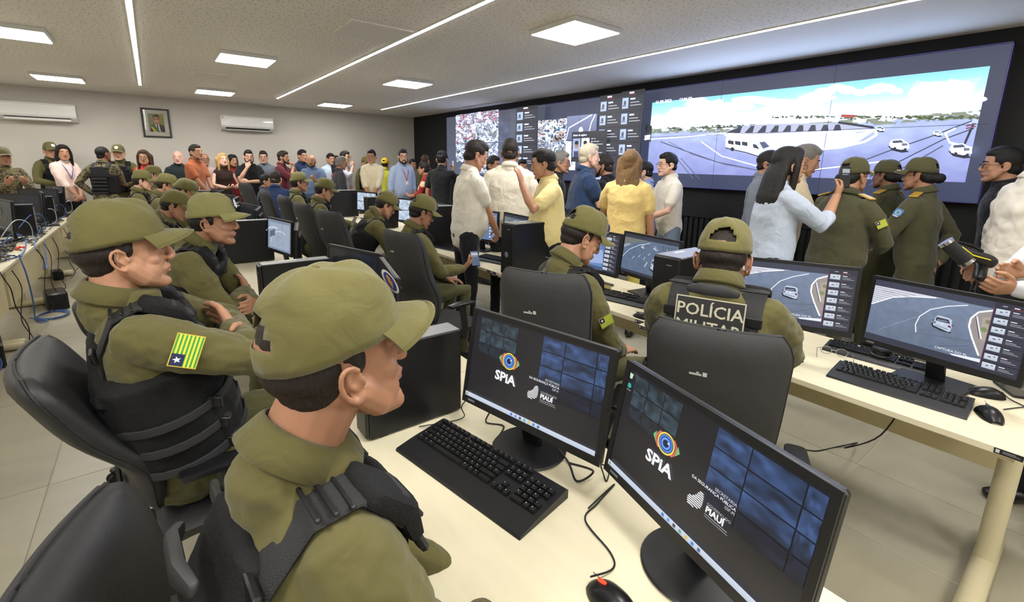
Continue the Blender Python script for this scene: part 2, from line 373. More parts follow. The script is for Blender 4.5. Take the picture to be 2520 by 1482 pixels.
cv.poly([(.28, .6), (.38, .54), (.62, .84), (.42, .84)], (40, 110, 60)); cv.poly([(.26, .66), (.3, .62), (.5, .84), (.36, .84)], (225, 190, 50))
cv.rect(.45, .45, .58, .56, (190, 120, 90)); cv.ell(.51, .36, .125, .135, (205, 140, 108)); cv.poly([(.37, .34), (.37, .24), (.45, .17), (.58, .17), (.65, .25), (.65, .34), (.61, .27), (.42, .26)], (38, 26, 20))
cv.ell(.45, .345, .035, .025, (60, 40, 35)); cv.ell(.57, .345, .035, .025, (60, 40, 35)); cv.poly([(.45, .42), (.58, .42), (.55, .45), (.48, .45)], (240, 235, 230))
cv.obj('portrait', print_mat('glossy_print', 0, .15), o)
MB().box((0, -.018, 0), (fw-.056, .002, fh-.056)).obj('glass', mat('frame_glass', (255, 255, 255), .02), o, smooth=False)
g = _m['frame_glass'].node_tree.nodes['Principled BSDF']; g.inputs['Transmission Weight'].default_value = 1; g.inputs['IOR'].default_value = 1.3
# ================================================================= VIDEO WALL
VX = 5.50; VY0, VY1, VZ0, VZ1 = .72, 9.68, 1.40, 2.66; PW = 1.12
vw = empty('video_wall', 'huge video wall of black edged panels showing a traffic camera view', 'video wall', (VX, VY1, VZ0))
for i in range(8):
    for j in range(2):
        MB().box((.045, -(i+.5)*PW, (j+.5)*.63), (.09, PW-.003, .627), bev=.002).obj('display_panel', BLK2, vw)
SCR = print_mat('lit_screen', SCREEN, .35)
cv = Canvas((-.002, 0, VZ1-VZ0), (0, -(VY1-VY0), 0), (0, 0, -(VZ1-VZ0)), step=.0005)
def vp(x, y):
    p = atX(x, y, VX); return ((VY1-p[1])/(VY1-VY0), (VZ1-p[2])/(VZ1-VZ0))
def vq(px, col): cv.poly([vp(*q) for q in px], col)
A = 8.96/1.26
cv.rect(0, 0, 1, 1, (72, 76, 98), (66, 74, 104)); cv.rect(0, 0, .38, 1, (88, 92, 106), (96, 106, 132))
# main picture: roundabout under a bright sky
u0, v0 = vp(1606, 249); u1, _ = vp(2436, 168); _, v1 = vp(1864, 440)
v0 = .125; v1 = .865
def sky(U, V):
    h = .40+.03*np.sin(U*3.1); n = smooth_noise(U, V*1.0, 9, 4, 3, 5); n2 = smooth_noise(U, V, 26, 12, 5, 3); n3 = smooth_noise(U, V, 60, 40, 8, 3)
    t = np.clip(V/h, 0, 1); base = np.stack([150+80*t, 222+25*t, 250+5*t], -1)
    cl = np.clip((n-.47+.34*(t-.35))*7, 0, 1)[..., None]; base = base*(1-cl)+np.array([252, 253, 255])*cl
    g = np.clip((V-h)/(1-h), 0, 1); road = np.stack([178-30*g+22*n2, 190-34*g+22*n2, 240-14*g+8*n2], -1)
    m = (V > h)[..., None]; out = np.where(m, road, base)
    tr = (np.abs(V-h-.0) < .035)[..., None] & (n3 > .42)[..., None]
    out = np.where(tr, np.stack([120+60*n3, 130+60*n3, 120+40*n3], -1), out); return np.clip(out, 0, 255)
cv.raster(u0, v0, u1, v1, 330, 120, sky)
def path(pts, w, col): cv.line([vp(*q) for q in pts], w, col, asp=A)
def blob(cx, cy, rx, ry, col, n=14): cv.poly([vp(cx+rx*math.cos(2*math.pi*i/n), cy+ry*math.sin(2*math.pi*i/n)) for i in range(n)], col)
for cx, cy, r, s in ((2030, 226, 26, 10), (2062, 216, 24, 9), (2085, 222, 24, 10), (2118, 228, 20, 8), (2150, 222, 26, 10), (2185, 217, 22, 10), (2205, 224, 18, 8), (2300, 237, 44, 9), (2340, 233, 26, 7), (2020, 240, 40, 8), (1850, 246, 50, 9), (1800, 262, 60, 10), (1920, 252, 60, 8), (2400, 244, 30, 8)): blob(cx, cy, r, s, (254, 254, 255))
# horizon buildings and trees
r2 = random.Random(3)
for i in range(220):
    x = 1650+r2.random()*760; y = 318-(x-1650)*.036 if x < 1900 else 289+(x-1900)*.005; y += r2.uniform(-3, 3); c = r2.choice([(90, 110, 80), (150, 155, 150), (120, 130, 120), (210, 214, 220), (70, 90, 70)])
    if x > 2110: c = r2.choice([(96, 110, 70), (110, 118, 80), (80, 96, 60)])
    blob(x, y, r2.uniform(2, 8), r2.uniform(1.2, 3.2), c, 7)
vq([(2082, 284), (2115, 285), (2114, 292), (2080, 291)], (200, 90, 80))
# island: oval kerb, openings of the underpass
vq([(1790+270*(1-math.cos(t))*0+ (2120-1790)*(.5-.5*math.cos(t)), 330-(15 if t < math.pi else -0)*math.sin(t)) for t in [math.pi*i/12 for i in range(13)]]+[(2165, 322), (2120, 352), (2050, 366), (1930, 372), (1830, 360)], (214, 218, 246))
vq([(1786, 330), (1835, 312), (1900, 307), (2075, 304), (2165, 318), (2050, 325), (1900, 331)], (196, 200, 222))
for i in range(9):
    x = 1800+i*31; vq([(x+14, 330-i*.8), (x+32-i*1.5, 312-i*.4), (x+40-i*1.2, 312-i*.4), (x+34, 329-i*.8)], (70, 74, 92))
vq([(2072, 306), (2076, 301), (2160, 313), (2163, 319)], (60, 64, 82)); vq([(1797, 329), (1828, 317), (1834, 323), (1828, 329)], (70, 72, 86))
path([(1786, 330), (1900, 334), (2050, 327), (2165, 322)], .006, (246, 248, 255)); path([(2165, 322), (2168, 334), (2140, 350), (2080, 364), (1990, 372), (1930, 374)], .008, (248, 250, 255))
path([(1600, 345), (1700, 338), (1786, 330)], .004, (240, 242, 255)); path([(1640, 350), (1700, 372), (1780, 400), (1900, 424), (2000, 430)], .005, (92, 98, 130))
path([(1660, 350), (1720, 382), (1800, 406), (1930, 428)], .003, (120, 126, 160)); path([(2000, 424), (2120, 402), (2200, 372), (2300, 338), (2400, 300)], .004, (84, 90, 120)); path([(2180, 420), (2260, 380), (2330, 345), (2405, 318)], .004, (84, 90, 120))
path([(1740, 350), (1790, 385), (1880, 410), (2000, 420), (2100, 408), (2200, 396)], .004, (236, 240, 255)); path([(2360, 318), (2335, 330), (2345, 352), (2400, 366)], .005, (240, 242, 255))
path([(2380, 360), (2404, 306)], .006, (50, 54, 70)); path([(1680, 390), (1720, 440)], .004, (110, 116, 150)); path([(1690, 390), (1735, 440)], .004, (110, 116, 150)); path([(2150, 455), (2260, 400), (2330, 360)], .004, (100, 106, 140))
# van
vq([(1800, 345), (1806, 334), (1880, 344), (1902, 358), (1915, 374), (1912, 384), (1890, 388), (1800, 363)], (250, 251, 255))
for k in range(3): vq([(1806+k*17, 346+k*1.6), (1820+k*17, 348+k*1.6), (1820+k*17, 358+k*1.8), (1806+k*17, 355+k*1.8)], (60, 66, 84))
vq([(1866, 355), (1876, 357), (1884, 369), (1868, 365)], (70, 76, 96)); vq([(1882, 351), (1896, 350), (1908, 362), (1892, 368)], (96, 104, 150))
path([(1800, 365), (1850, 376), (1892, 389)], .005, (70, 74, 100)); blob(1817, 368, 5, 5, (40, 42, 54)); blob(1888, 384, 7, 6, (40, 42, 54)); blob(1888, 384, 3, 3, (190, 190, 200))
# cars
def car(cx, cy, s, flip=1):
    P = lambda a, b: (cx+a*s*flip, cy+b*s)
    vq([P(-30, 2), P(-18, 14), P(8, 20), P(28, 18), P(10, 8)], (44, 48, 66)); vq([P(-26, -4), P(-20, -14), P(8, -16), P(20, -8), P(28, -2), P(28, 8), P(6, 12), P(-22, 6)], (240, 243, 252))
    vq([P(-18, -12), P(6, -14), P(14, -7), P(-16, -5)], (92, 100, 126)); vq([P(8, -6), P(22, -5), P(24, 1), P(8, 2)], (120, 128, 156)); vq([P(-14, 4), P(-6, 6), P(-8, 12), P(-14, 10)], (50, 52, 64)); vq([P(14, 8), P(22, 8), P(20, 13), P(14, 13)], (50, 52, 64))
car(2223, 359, .9); car(2372, 371, 1.0); car(2317, 331, .42); car(2178, 320, .4)
for y in (312, 318): vq([(2385, y), (2410, y-6), (2412, y-3), (2388, y+3)], (150, 90, 120))
vq([(1604, 345), (1606, 305), (1622, 312), (1618, 352)], (60, 62, 76)); blob(1613, 318, 8, 10, (40, 44, 50)); vq([(1604, 335), (1618, 333), (1616, 345), (1603, 346)], (230, 232, 240))
for x, t in ((1630, '16-08-2023'), (1688, '12:06:50')): a = vp(x, 258-(x-1630)*.1); cv.text(t, a[0], a[1], .03, (240, 250, 255), asp=A)
# left block: four camera thumbnails, lists, crowd picture
def thumb(u0, v0, u1, v1, seed, pal):
    def fn(U, V):
        n = smooth_noise(U, V, 5, 4, seed, 3)[..., None]; n2 = smooth_noise(U, V, 9, 7, seed+1, 2)
        k = np.clip((n2*len(pal)*1.5-.25*len(pal)).astype(int), 0, len(pal)-1); return np.clip(np.array(pal)[k]*(.7+.6*n), 0, 255)
    cv.raster(u0, v0, u1, v1, 60, 40, fn)
P1 = [(214, 218, 232), (90, 100, 120), (206, 210, 226), (190, 80, 90), (140, 156, 184), (220, 224, 236), (200, 205, 220)]
P2 = [(150, 160, 190), (214, 220, 236), (90, 100, 120), (176, 186, 210), (222, 228, 240), (110, 125, 110)]
ua, ub = .0135, .0; a = vp(1137, 300); b = vp(1243, 300); um = (a[0]+b[0])/2
for (q0, q1, w0, w1, sd, pl) in ((a[0], um, .0, .16, 11, P1), (um, b[0], .0, .16, 12, P1), (a[0], um, .165, .47, 13, P1), (um, b[0], .165, .47, 14, P2), (a[0], um, .485, .78, 15, P2), (um, b[0], .485, .78, 16, P2), (um, b[0], .79, .96, 17, P2)): thumb(q0, w0, q1, w1, sd, pl)
P3 = [(216, 222, 234), (60, 50, 60), (230, 200, 190), (226, 228, 238), (120, 160, 190), (90, 90, 120)]
a = vp(1342, 300); b = vp(1413, 290); c = vp(1487, 290); d = vp(1432, 420)
thumb(a[0], .22, b[0], .5, 21, P3); thumb(a[0], .505, b[0], .86, 22, P2); thumb(b[0], .505, d[0], .86, 23, [(245, 248, 255), (230, 235, 250), (210, 216, 235)])
cv.rect(b[0], .2, c[0], .5, (150, 160, 200), (110, 118, 160)); cv.line([(b[0], .48), (b[0]+.006, .34), (c[0]-.012, .21)], .006, (235, 240, 255), asp=A); cv.line([(c[0]-.02, .5), (c[0]-.012, .3), (c[0]-.004, .21)], .006, (235, 240, 255), asp=A); cv.ell((b[0]+c[0])/2, .38, .005, .04, (235, 238, 250))
def lst(x0, x1, v0, n, dv, tw=.33, bg=(50, 52, 60)):
    a, b = vp(x0, 300)[0], vp(x1, 300)[0]; w = b-a; cv.rect(a, v0-.05, b, min(v0+n*dv, .99), bg)
    cv.rect(a+w*.35, v0-.035, a+w*.55, v0-.02, (235, 235, 240)); cv.rect(a+w*.35, v0-.012, a+w*.62, v0-.006, (200, 60, 60))
    for i in range(n):
        v = v0+i*dv; cv.rect(a+.0004, v+.004, b-.0004, v+dv-.006, (62, 65, 76)); h = dv*.8
        cv.rect(a+w*.06, v+.02, a+w*tw, v+h, (190, 205, 240)); cv.ell(a+w*.18, v+h*.55, w*.06, h*.2, (100, 110, 135), 8); cv.rect(a+w*.08, v+h*.7, a+w*.25, v+h*.85, (140, 150, 180))
        cv.rect(a+w*.42, v+.03, a+w*.62, v+.045, (235, 235, 240)); cv.rect(a+w*.42, v+.07, a+w*.8, v+.079, (200, 200, 208)); cv.rect(a+w*.42, v+.1, a+w*.9, v+.109, (200, 200, 208))
lst(1287, 1340, .06, 6, .155); lst(1494, 1548, .06, 6, .155); lst(1549, 1605, .05, 5, .165)
a = vp(1433, 330)[0]; b = vp(1520, 330)[0]; w_ = b-a; cv.rect(a, .4, b, .76, (56, 58, 66)); cv.text('Dados do registro', a+w_*.04, .45, .022, (240, 240, 240), asp=A)
for k, x in enumerate((.04, .3)):
    cv.rect(a+w_*x, .48, a+w_*(x+.22), .7, (180, 195, 240) if k == 0 else (245, 245, 250)); cv.ell(a+w_*(x+.11), .56, w_*.055, .04, (200, 150, 130)); cv.ell(a+w_*(x+.11), .53, w_*.06, .025, (40, 34, 34), 10); cv.rect(a+w_*(x+.04), .63, a+w_*(x+.18), .7, (70, 80, 120))
for k in range(8): cv.ell(a+w_*.6, .49+k*.032, .0009, .008, (240, 240, 245), 8); cv.rect(a+w_*.64, .486+k*.032, a+w_*(.7+.2*((k*7) % 3)/2), .494+k*.032, (210, 212, 218))
cv.rect(a+w_*.6, .735, a+w_*.9, .745, (90, 120, 230))
# black joints between the panels
for i in range(1, 8): cv.rect(i/8-.00022, 0, i/8+.00022, 1, (20, 20, 26))
cv.rect(0, .4985, 1, .5015, (40, 42, 56))
cv.obj('screen_picture', SCR, vw, boost=7.5, label='lit picture across all the panels')
m = MB()
for y0, z0, dy, dz in ((0, -.006, 8.96, .012), (0, 1.254, 8.96, .012)): m.box((0.04, -4.48, z0+.006 if z0 < 0 else z0+.012), (.1, 8.98, .008))
m.box((.04, .006, .63), (.1, .008, 1.28)); m.box((.04, -8.966, .63), (.1, .008, 1.28)); m.obj('edge_trim', mat('violet_grey_trim', (96, 88, 150), .3, metal=.5), vw, smooth=False)
# ================================================================= DESKS
DZ = .74
def desk(x0, x1, y0, y1, lab, group, panel_side, leg_y=None, sticker=True):
    o = empty('desk', lab, 'desk', (0, 0, 0), 0, group)
    boxobj('desktop', (x0, y0+.002, DZ-.028), (x1, y1-.002, DZ), WOOD, o, bev=.003)
    px = x1-.06 if panel_side > 0 else x0+.06
    boxobj('modesty_panel', (px-.009, y0+.05, .36), (px+.009, y1-.05, DZ-.03), WOODD, o)
    for y in (y0+.045, y1-.045):
        L = empty('leg', None, None, (0, 0, 0)); bpy.data.objects.remove(L)
        m = MB(); q = y
        m.tube([(x1-.27, q, .05), (x1-.27, q, DZ-.03)], .036, n=18, cap=0)
        m.box(((x0+x1)/2, q, DZ-.045), (x1-x0-.1, .04, .03)); lg = m.obj('leg', LEG, o)
        MB().tube([(x0+.06, q, .036), (x1-.03, q, .036)], (.04, .034), ax=(0, 1, 0), n=12, cap=2).obj('foot', LEG, lg)
    if sticker:
        for y, x in ((y0+.04, x0), (y1-.04, x0)) if panel_side > 0 else ((y0+.04, x1),):
            sgn = -1 if x == x0 else 1
            cv = Canvas((x+sgn*.0012, y+.035 if sgn < 0 else y-.035, DZ-.004), (0, -.07 if sgn < 0 else .07, 0), (0, 0, -.02))
            cv.rect(0, 0, 1, 1, (22, 24, 30)); cv.rect(.06, .2, .2, .8, (200, 200, 205)); cv.rect(.3, .3, .75, .4, (170, 170, 175)); cv.rect(.3, .55, .9, .65, (150, 150, 155)); cv.obj('asset_sticker', print_mat('matt_print', 0), o)
    return o
GR_ = 'long row of cream desks facing the video wall'
desk(2.18, 2.89, .035, 1.595, 'cream desk at the right end of the video wall row, wide monitor on it', GR_, 1)
desk(2.25, 2.96, 1.595, 3.21, 'cream desk with yellow sticky notes in front of the looking down officer', GR_, 1)
desk(2.25, 2.96, 3.21, 4.83, 'cream desk in front of the officer holding a phone', GR_, 1)
desk(2.25, 2.96, 4.83, 6.45, 'cream desk in front of the leaning officer with a vest', GR_, 1)
desk(2.25, 2.96, 6.45, 8.07, 'farthest cream desk of the row nearest the video wall', GR_, 1)
G2 = 'middle row of cream desks'
desk(.37, 1.09, .02, 1.64, 'nearest cream desk with two lit desktops and a black keyboard', G2, 1)
desk(.37, 1.09, 1.64, 3.27, 'cream desk beyond the nearest one, by the folded arms officer', G2, 1)
desk(.37, 1.09, 3.27, 4.9, 'cream desk of the middle row beside the bare faced young officer', G2, 1)
for k, lab in enumerate(('fourth cream desk of the middle row, mostly hidden by caps', 'fifth cream desk of the middle row', 'last cream desk of the middle row, near the standing crowd')): desk(.37, 1.09, 4.9+1.63*k, 6.53+1.63*k, lab, G2, 1)
G3 = 'left row of cream desks seen from behind'
ys = [2.4, 4.0, 5.6, 7.2, 8.8, 10.4]
for k, lab in enumerate(('nearest cream desk of the left row, at the picture edge', 'left row cream desk with an orange red plug on it', 'left row cream desk with tangled blue and black cables', 'left row cream desk carrying two wide monitor backs', 'farthest left row cream desk, before the woman in a pale shirt')): desk(-1.76, -1.04, ys[k], ys[k+1], lab, G3, 1)
# modesty panels of the left row stand at the right edge, towards the camera
# ================================================================= MONITORS
def spia(cv, dim=1.0):
    k = lambda c: tuple(q*dim for q in c)
    cv.raster(0, 0, 1, 1, 8, 6, lambda U, V: np.stack([24+6*V, 23+4*V, 28+2*V], -1)*dim)
    def tl(u0, v0, u1, v1, seed, col):
        def fn(U, V):
            n = smooth_noise(U, V, 2.5, 2, seed, 2)[..., None]; f = .55+.45*np.minimum(1, (1-V)*2.5)[..., None]
            return np.clip(np.array(col)*(.35+1.0*n)*(f if v0 > .3 else 1)*dim, 0, 255)
        cv.raster(u0, v0, u1, v1, 16, 10, fn)
    xs = [.05, .15, .26, .37]
    for i in range(3):
        for j in range(3): tl(xs[i]+.003, .03+j*.15, xs[i+1]-.003, .17+j*.15, 40+i*3+j, (52, 66, 76) if j < 2 else (36, 42, 50))
    xs = [.56, .72, .93, 1.0]
    for i in range(3):
        for j in range(4): tl(xs[i]+.003, .02+j*.16, xs[i+1]-.003, .17+j*.16, 60+i*4+j, (50, 72, 112) if j < 3 else (22, 28, 52))
    a = 16/9
    for r, t, c in ((.075, .13, (60, 150, 90)),): pass
    cv.poly([(.245, .42), (.262, .37), (.27, .47)], k((110, 180, 120))); cv.poly([(.415, .42), (.398, .37), (.39, .47)], k((110, 180, 120)))
    cv.ring(.33, .42, .067, .1, .16, k((205, 100, 85)), a0=-.9, a1=.9); cv.ring(.33, .42, .067, .1, .16, k((205, 100, 85)), a0=math.pi-.9, a1=math.pi+.9)
    cv.ring(.33, .42, .053, .094, .16, k((228, 205, 95))); cv.ell(.33, .42, .041, .073, k((90, 140, 215)), 24); cv.ell(.33, .42, .035, .062, k((40, 80, 170)), 24)
    cv.ring(.33, .42, .027, .048, .3, k((110, 160, 225))); cv.ell(.33, .42, .017, .03, k((24, 34, 60)), 20); cv.ell(.345, .405, .006, .01, k((200, 215, 240)), 10)
    W = k((232, 232, 234)); cv.text('SPiA', .232, .665, .105, W, asp=a, bold=.035, wid=1.1)
    cv.text('SECRETARIA', .72, .475, .024, k((200, 200, 205)), asp=a, align='RIGHT'); cv.text('DA SEGURANÇA PÚBLICA', .72, .51, .024, W, asp=a, align='RIGHT', bold=.012); cv.text('SSP-PI', .72, .545, .024, k((200, 200, 205)), asp=a, align='RIGHT')
    for i in range(10):
        v = .57+i*.016; w0, w1 = [(.555, .575), (.548, .578), (.545, .58), (.538, .58), (.528, .58), (.51, .58), (.505, .578), (.505, .575), (.507, .565), (.51, .545)][i]
        cv.line([(w0, v), ((w0+w1)/2, v-.003), (w1, v+.002)], .0048, W, asp=a)
    cv.text('GOVERNO DO', .60, .615, .022, k((180, 180, 185)), asp=a); cv.text('PIAUÍ', .60, .67, .048, W, asp=a, bold=.04)
    cv.rect(.6, .685, .71, .692, k((150, 150, 155))); cv.rect(.6, .703, .715, .71, k((130, 130, 135)))
    cv.rect(0, .95, 1, 1, k((200, 208, 222)), k((176, 188, 206)))
    for i, c in enumerate([(60, 110, 200), (90, 140, 220), (60, 60, 70), (90, 160, 120), (210, 180, 70), (60, 130, 200), (70, 90, 150)]): cv.rect(.40+i*.035, .962, .415+i*.035, .99, k(c))
    cv.rect(.01, .962, .022, .99, k((120, 150, 90)))
def icons(cv):
    cv.poly([(.02, .03), (.045, .03), (.041, .08), (.024, .08)], (190, 215, 190)); cv.ell(.033, .15, .014, .025, (40, 150, 160), 14); cv.ell(.036, .155, .008, .012, (60, 190, 110), 10); cv.rect(.018, .19, .05, .196, (170, 170, 170))
def side_list(cv, u0, n, dim=1):
    k = lambda c: tuple(q*dim for q in c)
    cv.rect(u0, 0, 1, 1, k((44, 45, 58))); cv.rect(u0-.004, .06, u0, .94, k((120, 60, 90))); w = 1-u0
    cv.rect(u0+w*.2, .035, u0+w*.33, .045, k((180, 180, 185))); cv.rect(u0+w*.5, .035, u0+w*.64, .047, k((235, 235, 240))); cv.rect(u0+w*.45, .06, u0+w*.75, .064, k((210, 70, 60)))
    for i in range(n):
        v = .075+i*.9/n; h = .9/n
        cv.rect(u0+w*.03, v+.004, .995, v+h-.008, k((54, 55, 68))); a, b = u0+w*.06, u0+w*.42
        cv.rect(a, v+.012, b, v+h*.72, k((205, 212, 222)), k((180, 190, 205))); cv.ell(a+w*.14, v+h*.4, w*.05, h*.08, k((100, 110, 130)), 8); cv.ell(a+w*.27, v+h*.3, w*.03, h*.06, k((80, 90, 110)), 8)
        cv.rect(u0+w*.5, v+h*.18, u0+w*.66, v+h*.26, k((235, 235, 240))); cv.rect(u0+w*.5, v+h*.42, u0+w*.78, v+h*.47, k((170, 172, 180))); cv.rect(u0+w*.5, v+h*.58, u0+w*.9, v+h*.63, k((170, 172, 180)))
def seda(cv, u, v, s, a=16/9):
    P = lambda x, y: (u+x*s/a, v+y*s)
    cv.poly([P(-.62, .25), P(-.5, .1), P(.6, .55), P(.55, .62), P(0, .6), P(-.5, .45)], (34, 38, 50))
    cv.poly([P(-.42, -.42), P(-.3, -.5), P(.3, -.46), P(.48, -.36), P(.5, -.1), P(.55, .1), P(.52, .52), P(.4, .56), P(-.42, .34), P(-.5, .3), P(-.5, -.02)], (186, 196, 216))
    cv.poly([P(-.4, -.36), P(.3, -.34), P(.42, -.06), P(-.42, -.08)], (52, 58, 72)); cv.poly([P(-.36, -.2), P(.2, -.24), P(.3, -.14), P(-.3, -.1)], (120, 128, 146))
    cv.poly([P(.34, .06), P(.5, .1), P(.5, .24), P(.34, .2)], (110, 50, 70)); cv.poly([P(-.48, .0), P(-.38, .02), P(-.38, .14), P(-.48, .12)], (90, 60, 80)); cv.poly([P(-.38, .22), P(.36, .36), P(.36, .42), P(-.38, .28)], (120, 130, 150)); cv.ell(*P(0, .06), .05*s/a, .05*s, (235, 238, 245), 10)
    cv.poly([P(-.6, -.1), P(-.5, -.12), P(-.5, -.02), P(-.6, -.02)], (60, 66, 80)); cv.poly([P(.52, -.02), P(.62, -.02), P(.62, .06), P(.52, .06)], (60, 66, 80))
def arc(cx, cy, rx, ry, a0, a1, n=18): return [(cx+rx*math.cos(a0+(a1-a0)*i/n), cy+ry*math.sin(a0+(a1-a0)*i/n)) for i in range(n+1)]
def road_a(cv, lw=.79):
    a = 16/9
    cv.rect(0, 0, 1, 1, (60, 63, 80))
    def fn(U, V):
        n = smooth_noise(U, V, 18, 12, 5, 4)[..., None]; return np.clip(np.array([[[112, 126, 150]]])*(.92+.16*n)*(1.04-.16*V[..., None]), 0, 255)
    cv.raster(0, .1, lw, .9, 60, 34, fn)
    cv.poly([(0, .1), (.5, .1), (.42, .115), (.28, .16), (.15, .23), (0, .42)], (206, 208, 218))
    for i in range(9): v = .125+i*.033; cv.line([(0, v), (max(.03, .30-i*.035), v+.012)], .004, (140, 144, 156), asp=a)
    cv.line([(0, .42), (.15, .235), (.28, .165), (.44, .11)], .008, (238, 240, 246), asp=a)
    cv.line([(.36, .70), (.345, .58), (.36, .44), (.42, .3), (.52, .2), (.64, .125)], .007, (228, 232, 240), asp=a)
    cv.line([(.1, .8), (.34, .46)], .003, (150, 160, 180), asp=a)
    cv.poly([(.745, .135), (.79, .12), (.79, .84), (.74, .7), (.69, .52), (.66, .38), (.68, .24)], (150, 142, 140)); cv.poly([(.74, .25), (.79, .22), (.79, .6), (.75, .55)], (166, 158, 144)); cv.ell(.76, .42, .022, .035, (120, 140, 90), 9); cv.ell(.775, .3, .018, .03, (130, 126, 100), 9)
    cv.line([(.705, .25), (.76, .56)], .009, (220, 222, 230), asp=a); cv.line([(.698, .25), (.75, .56)], .004, (40, 42, 50), asp=a)
    cv.line([(.79, .125), (.71, .19), (.675, .3), (.675, .42), (.71, .58), (.77, .8)], .011, (236, 238, 246), asp=a)
    cv.line([(.46, .86), (.7, .7)], .004, (84, 90, 108), asp=a); cv.line([(.36, .7), (.72, .62)], .003, (90, 96, 112), asp=a)
    seda(cv, .515, .46, .2)
    cv.text('16-09-2023', .06, .175, .026, (120, 124, 136), asp=a); cv.text('12:47:44', .22, .19, .026, (120, 124, 136), asp=a); cv.text('CAPTURA DO PL', .5, .855, .035, (236, 238, 245), asp=a)
    cv.poly([(.6, .875), (.79, .84), (.79, .89), (.62, .895)], (225, 230, 245)); cv.rect(0, .9, lw, 1, (52, 54, 70))
    side_list(cv, lw, 7)
def road_b(cv):
    a = 16/9; cv.rect(0, 0, 1, 1, (50, 54, 68))
    def fn(U, V):
        n = smooth_noise(U, V, 18, 12, 9, 4)[..., None]; return np.clip(np.array([[[92, 108, 132]]])*(.92+.16*n), 0, 255)
    cv.raster(0, .09, 1, .93, 50, 30, fn); cv.poly([(0, .09), (.45, .09), (.2, .2), (0, .34)], (110, 114, 112)); cv.poly([(0, .3), (.1, .24), (.14, .26), (0, .38)], (150, 160, 172))
    cv.line([(0, .62), (.12, .4), (.3, .24), (.5, .14)], .007, (215, 222, 232), asp=a); cv.line([(.46, .75), (.5, .62)], .01, (215, 222, 232), asp=a)
    for p in (((.32, .55), (.35, .48)), ((.42, .58), (.45, .5)), ((.5, .45), (.53, .38)), ((.62, .3), (.66, .25)), ((.2, .62), (.24, .54))): cv.line(p, .006, (205, 214, 226), asp=a)
    seda(cv, .37, .26, .1); seda(cv, .6, .24, .09); seda(cv, .66, .66, .3); cv.line([(.8, .2), (1, .34)], .012, (150, 160, 175), asp=a)
    for i in range(5): cv.rect(.74+i*.05, .14, .755+i*.05, .26, (70, 80, 84))
def road_c(cv):
    a = 16/9; cv.rect(0, 0, 1, 1, (70, 88, 128)); cv.raster(0, .1, .74, .9, 30, 20, lambda U, V: np.stack([86+20*smooth_noise(U, V, 10, 8, 4), 112+20*V, 160+26*V], -1))
    cv.line([(0, .7), (.1, .45), (.25, .3), (.5, .2)], .008, (220, 228, 240), asp=a); seda(cv, .16, .2, .12); cv.poly([(.35, .5), (.7, .45), (.74, .8), (.3, .88)], (150, 170, 214)); side_list(cv, .74, 8)
def map_a(cv):
    cv.rect(0, 0, 1, 1, (96, 116, 152)); cv.raster(0, .27, .76, .62, 40, 20, lambda U, V: np.clip(np.stack([150+100*smooth_noise(U, V, 12, 6, 31), 175+80*smooth_noise(U, V, 12, 6, 31), 200+55*smooth_noise(U, V, 12, 6, 31)], -1), 0, 255))
    cv.line([(.38, .28), (.4, .62)], .006, (70, 84, 110), asp=16/9)
    for i in range(8): cv.rect(.8, .08+i*.11, .84, .14+i*.11, (200, 212, 232)); cv.rect(.87, .1+i*.11, .97, .12+i*.11, (170, 185, 210))
def map_b(cv):
    a = 16/9; cv.rect(0, 0, 1, 1, (118, 130, 150)); cv.rect(.06, .09, .94, .94, (150, 162, 180)); cv.line(arc(.3, .75, .5, .5, -2.9, -1.3), .02, (205, 212, 222), asp=a); cv.line(arc(.55, .8, .4, .45, -3.1, -1.), .012, (210, 216, 226), asp=a)
    r = random.Random(4)
    for i in range(40): u, v = .4+r.random()*.3, .5+r.random()*.36; cv.line([(u, v), (u+r.uniform(-.05, .05), v+r.uniform(-.05, .05))], .004, (70, 86, 130), asp=a)
    cv.line([(.66, .1), (.66, .5)], .007, (90, 98, 120), asp=a); cv.poly([(.12, .4), (.34, .3), (.36, .5), (.12, .62)], (90, 100, 124))
def quad(cv):
    cv.rect(0, 0, 1, 1, (60, 66, 86))
    for i in range(2):
        for j in range(2): cv.raster(.02+i*.49, .02+j*.49, .49+i*.49, .48+j*.49, 16, 10, lambda U, V: np.stack([120+120*smooth_noise(U, V, 6, 4, 50+i*2+j), 140+110*smooth_noise(U, V, 6, 4, 50+i*2+j), 170+85*smooth_noise(U, V, 6, 4, 50+i*2+j)], -1))
def darkpic(cv): spia(cv, .35)
DIMS = print_mat('lit_screen_desk', .95, .3)
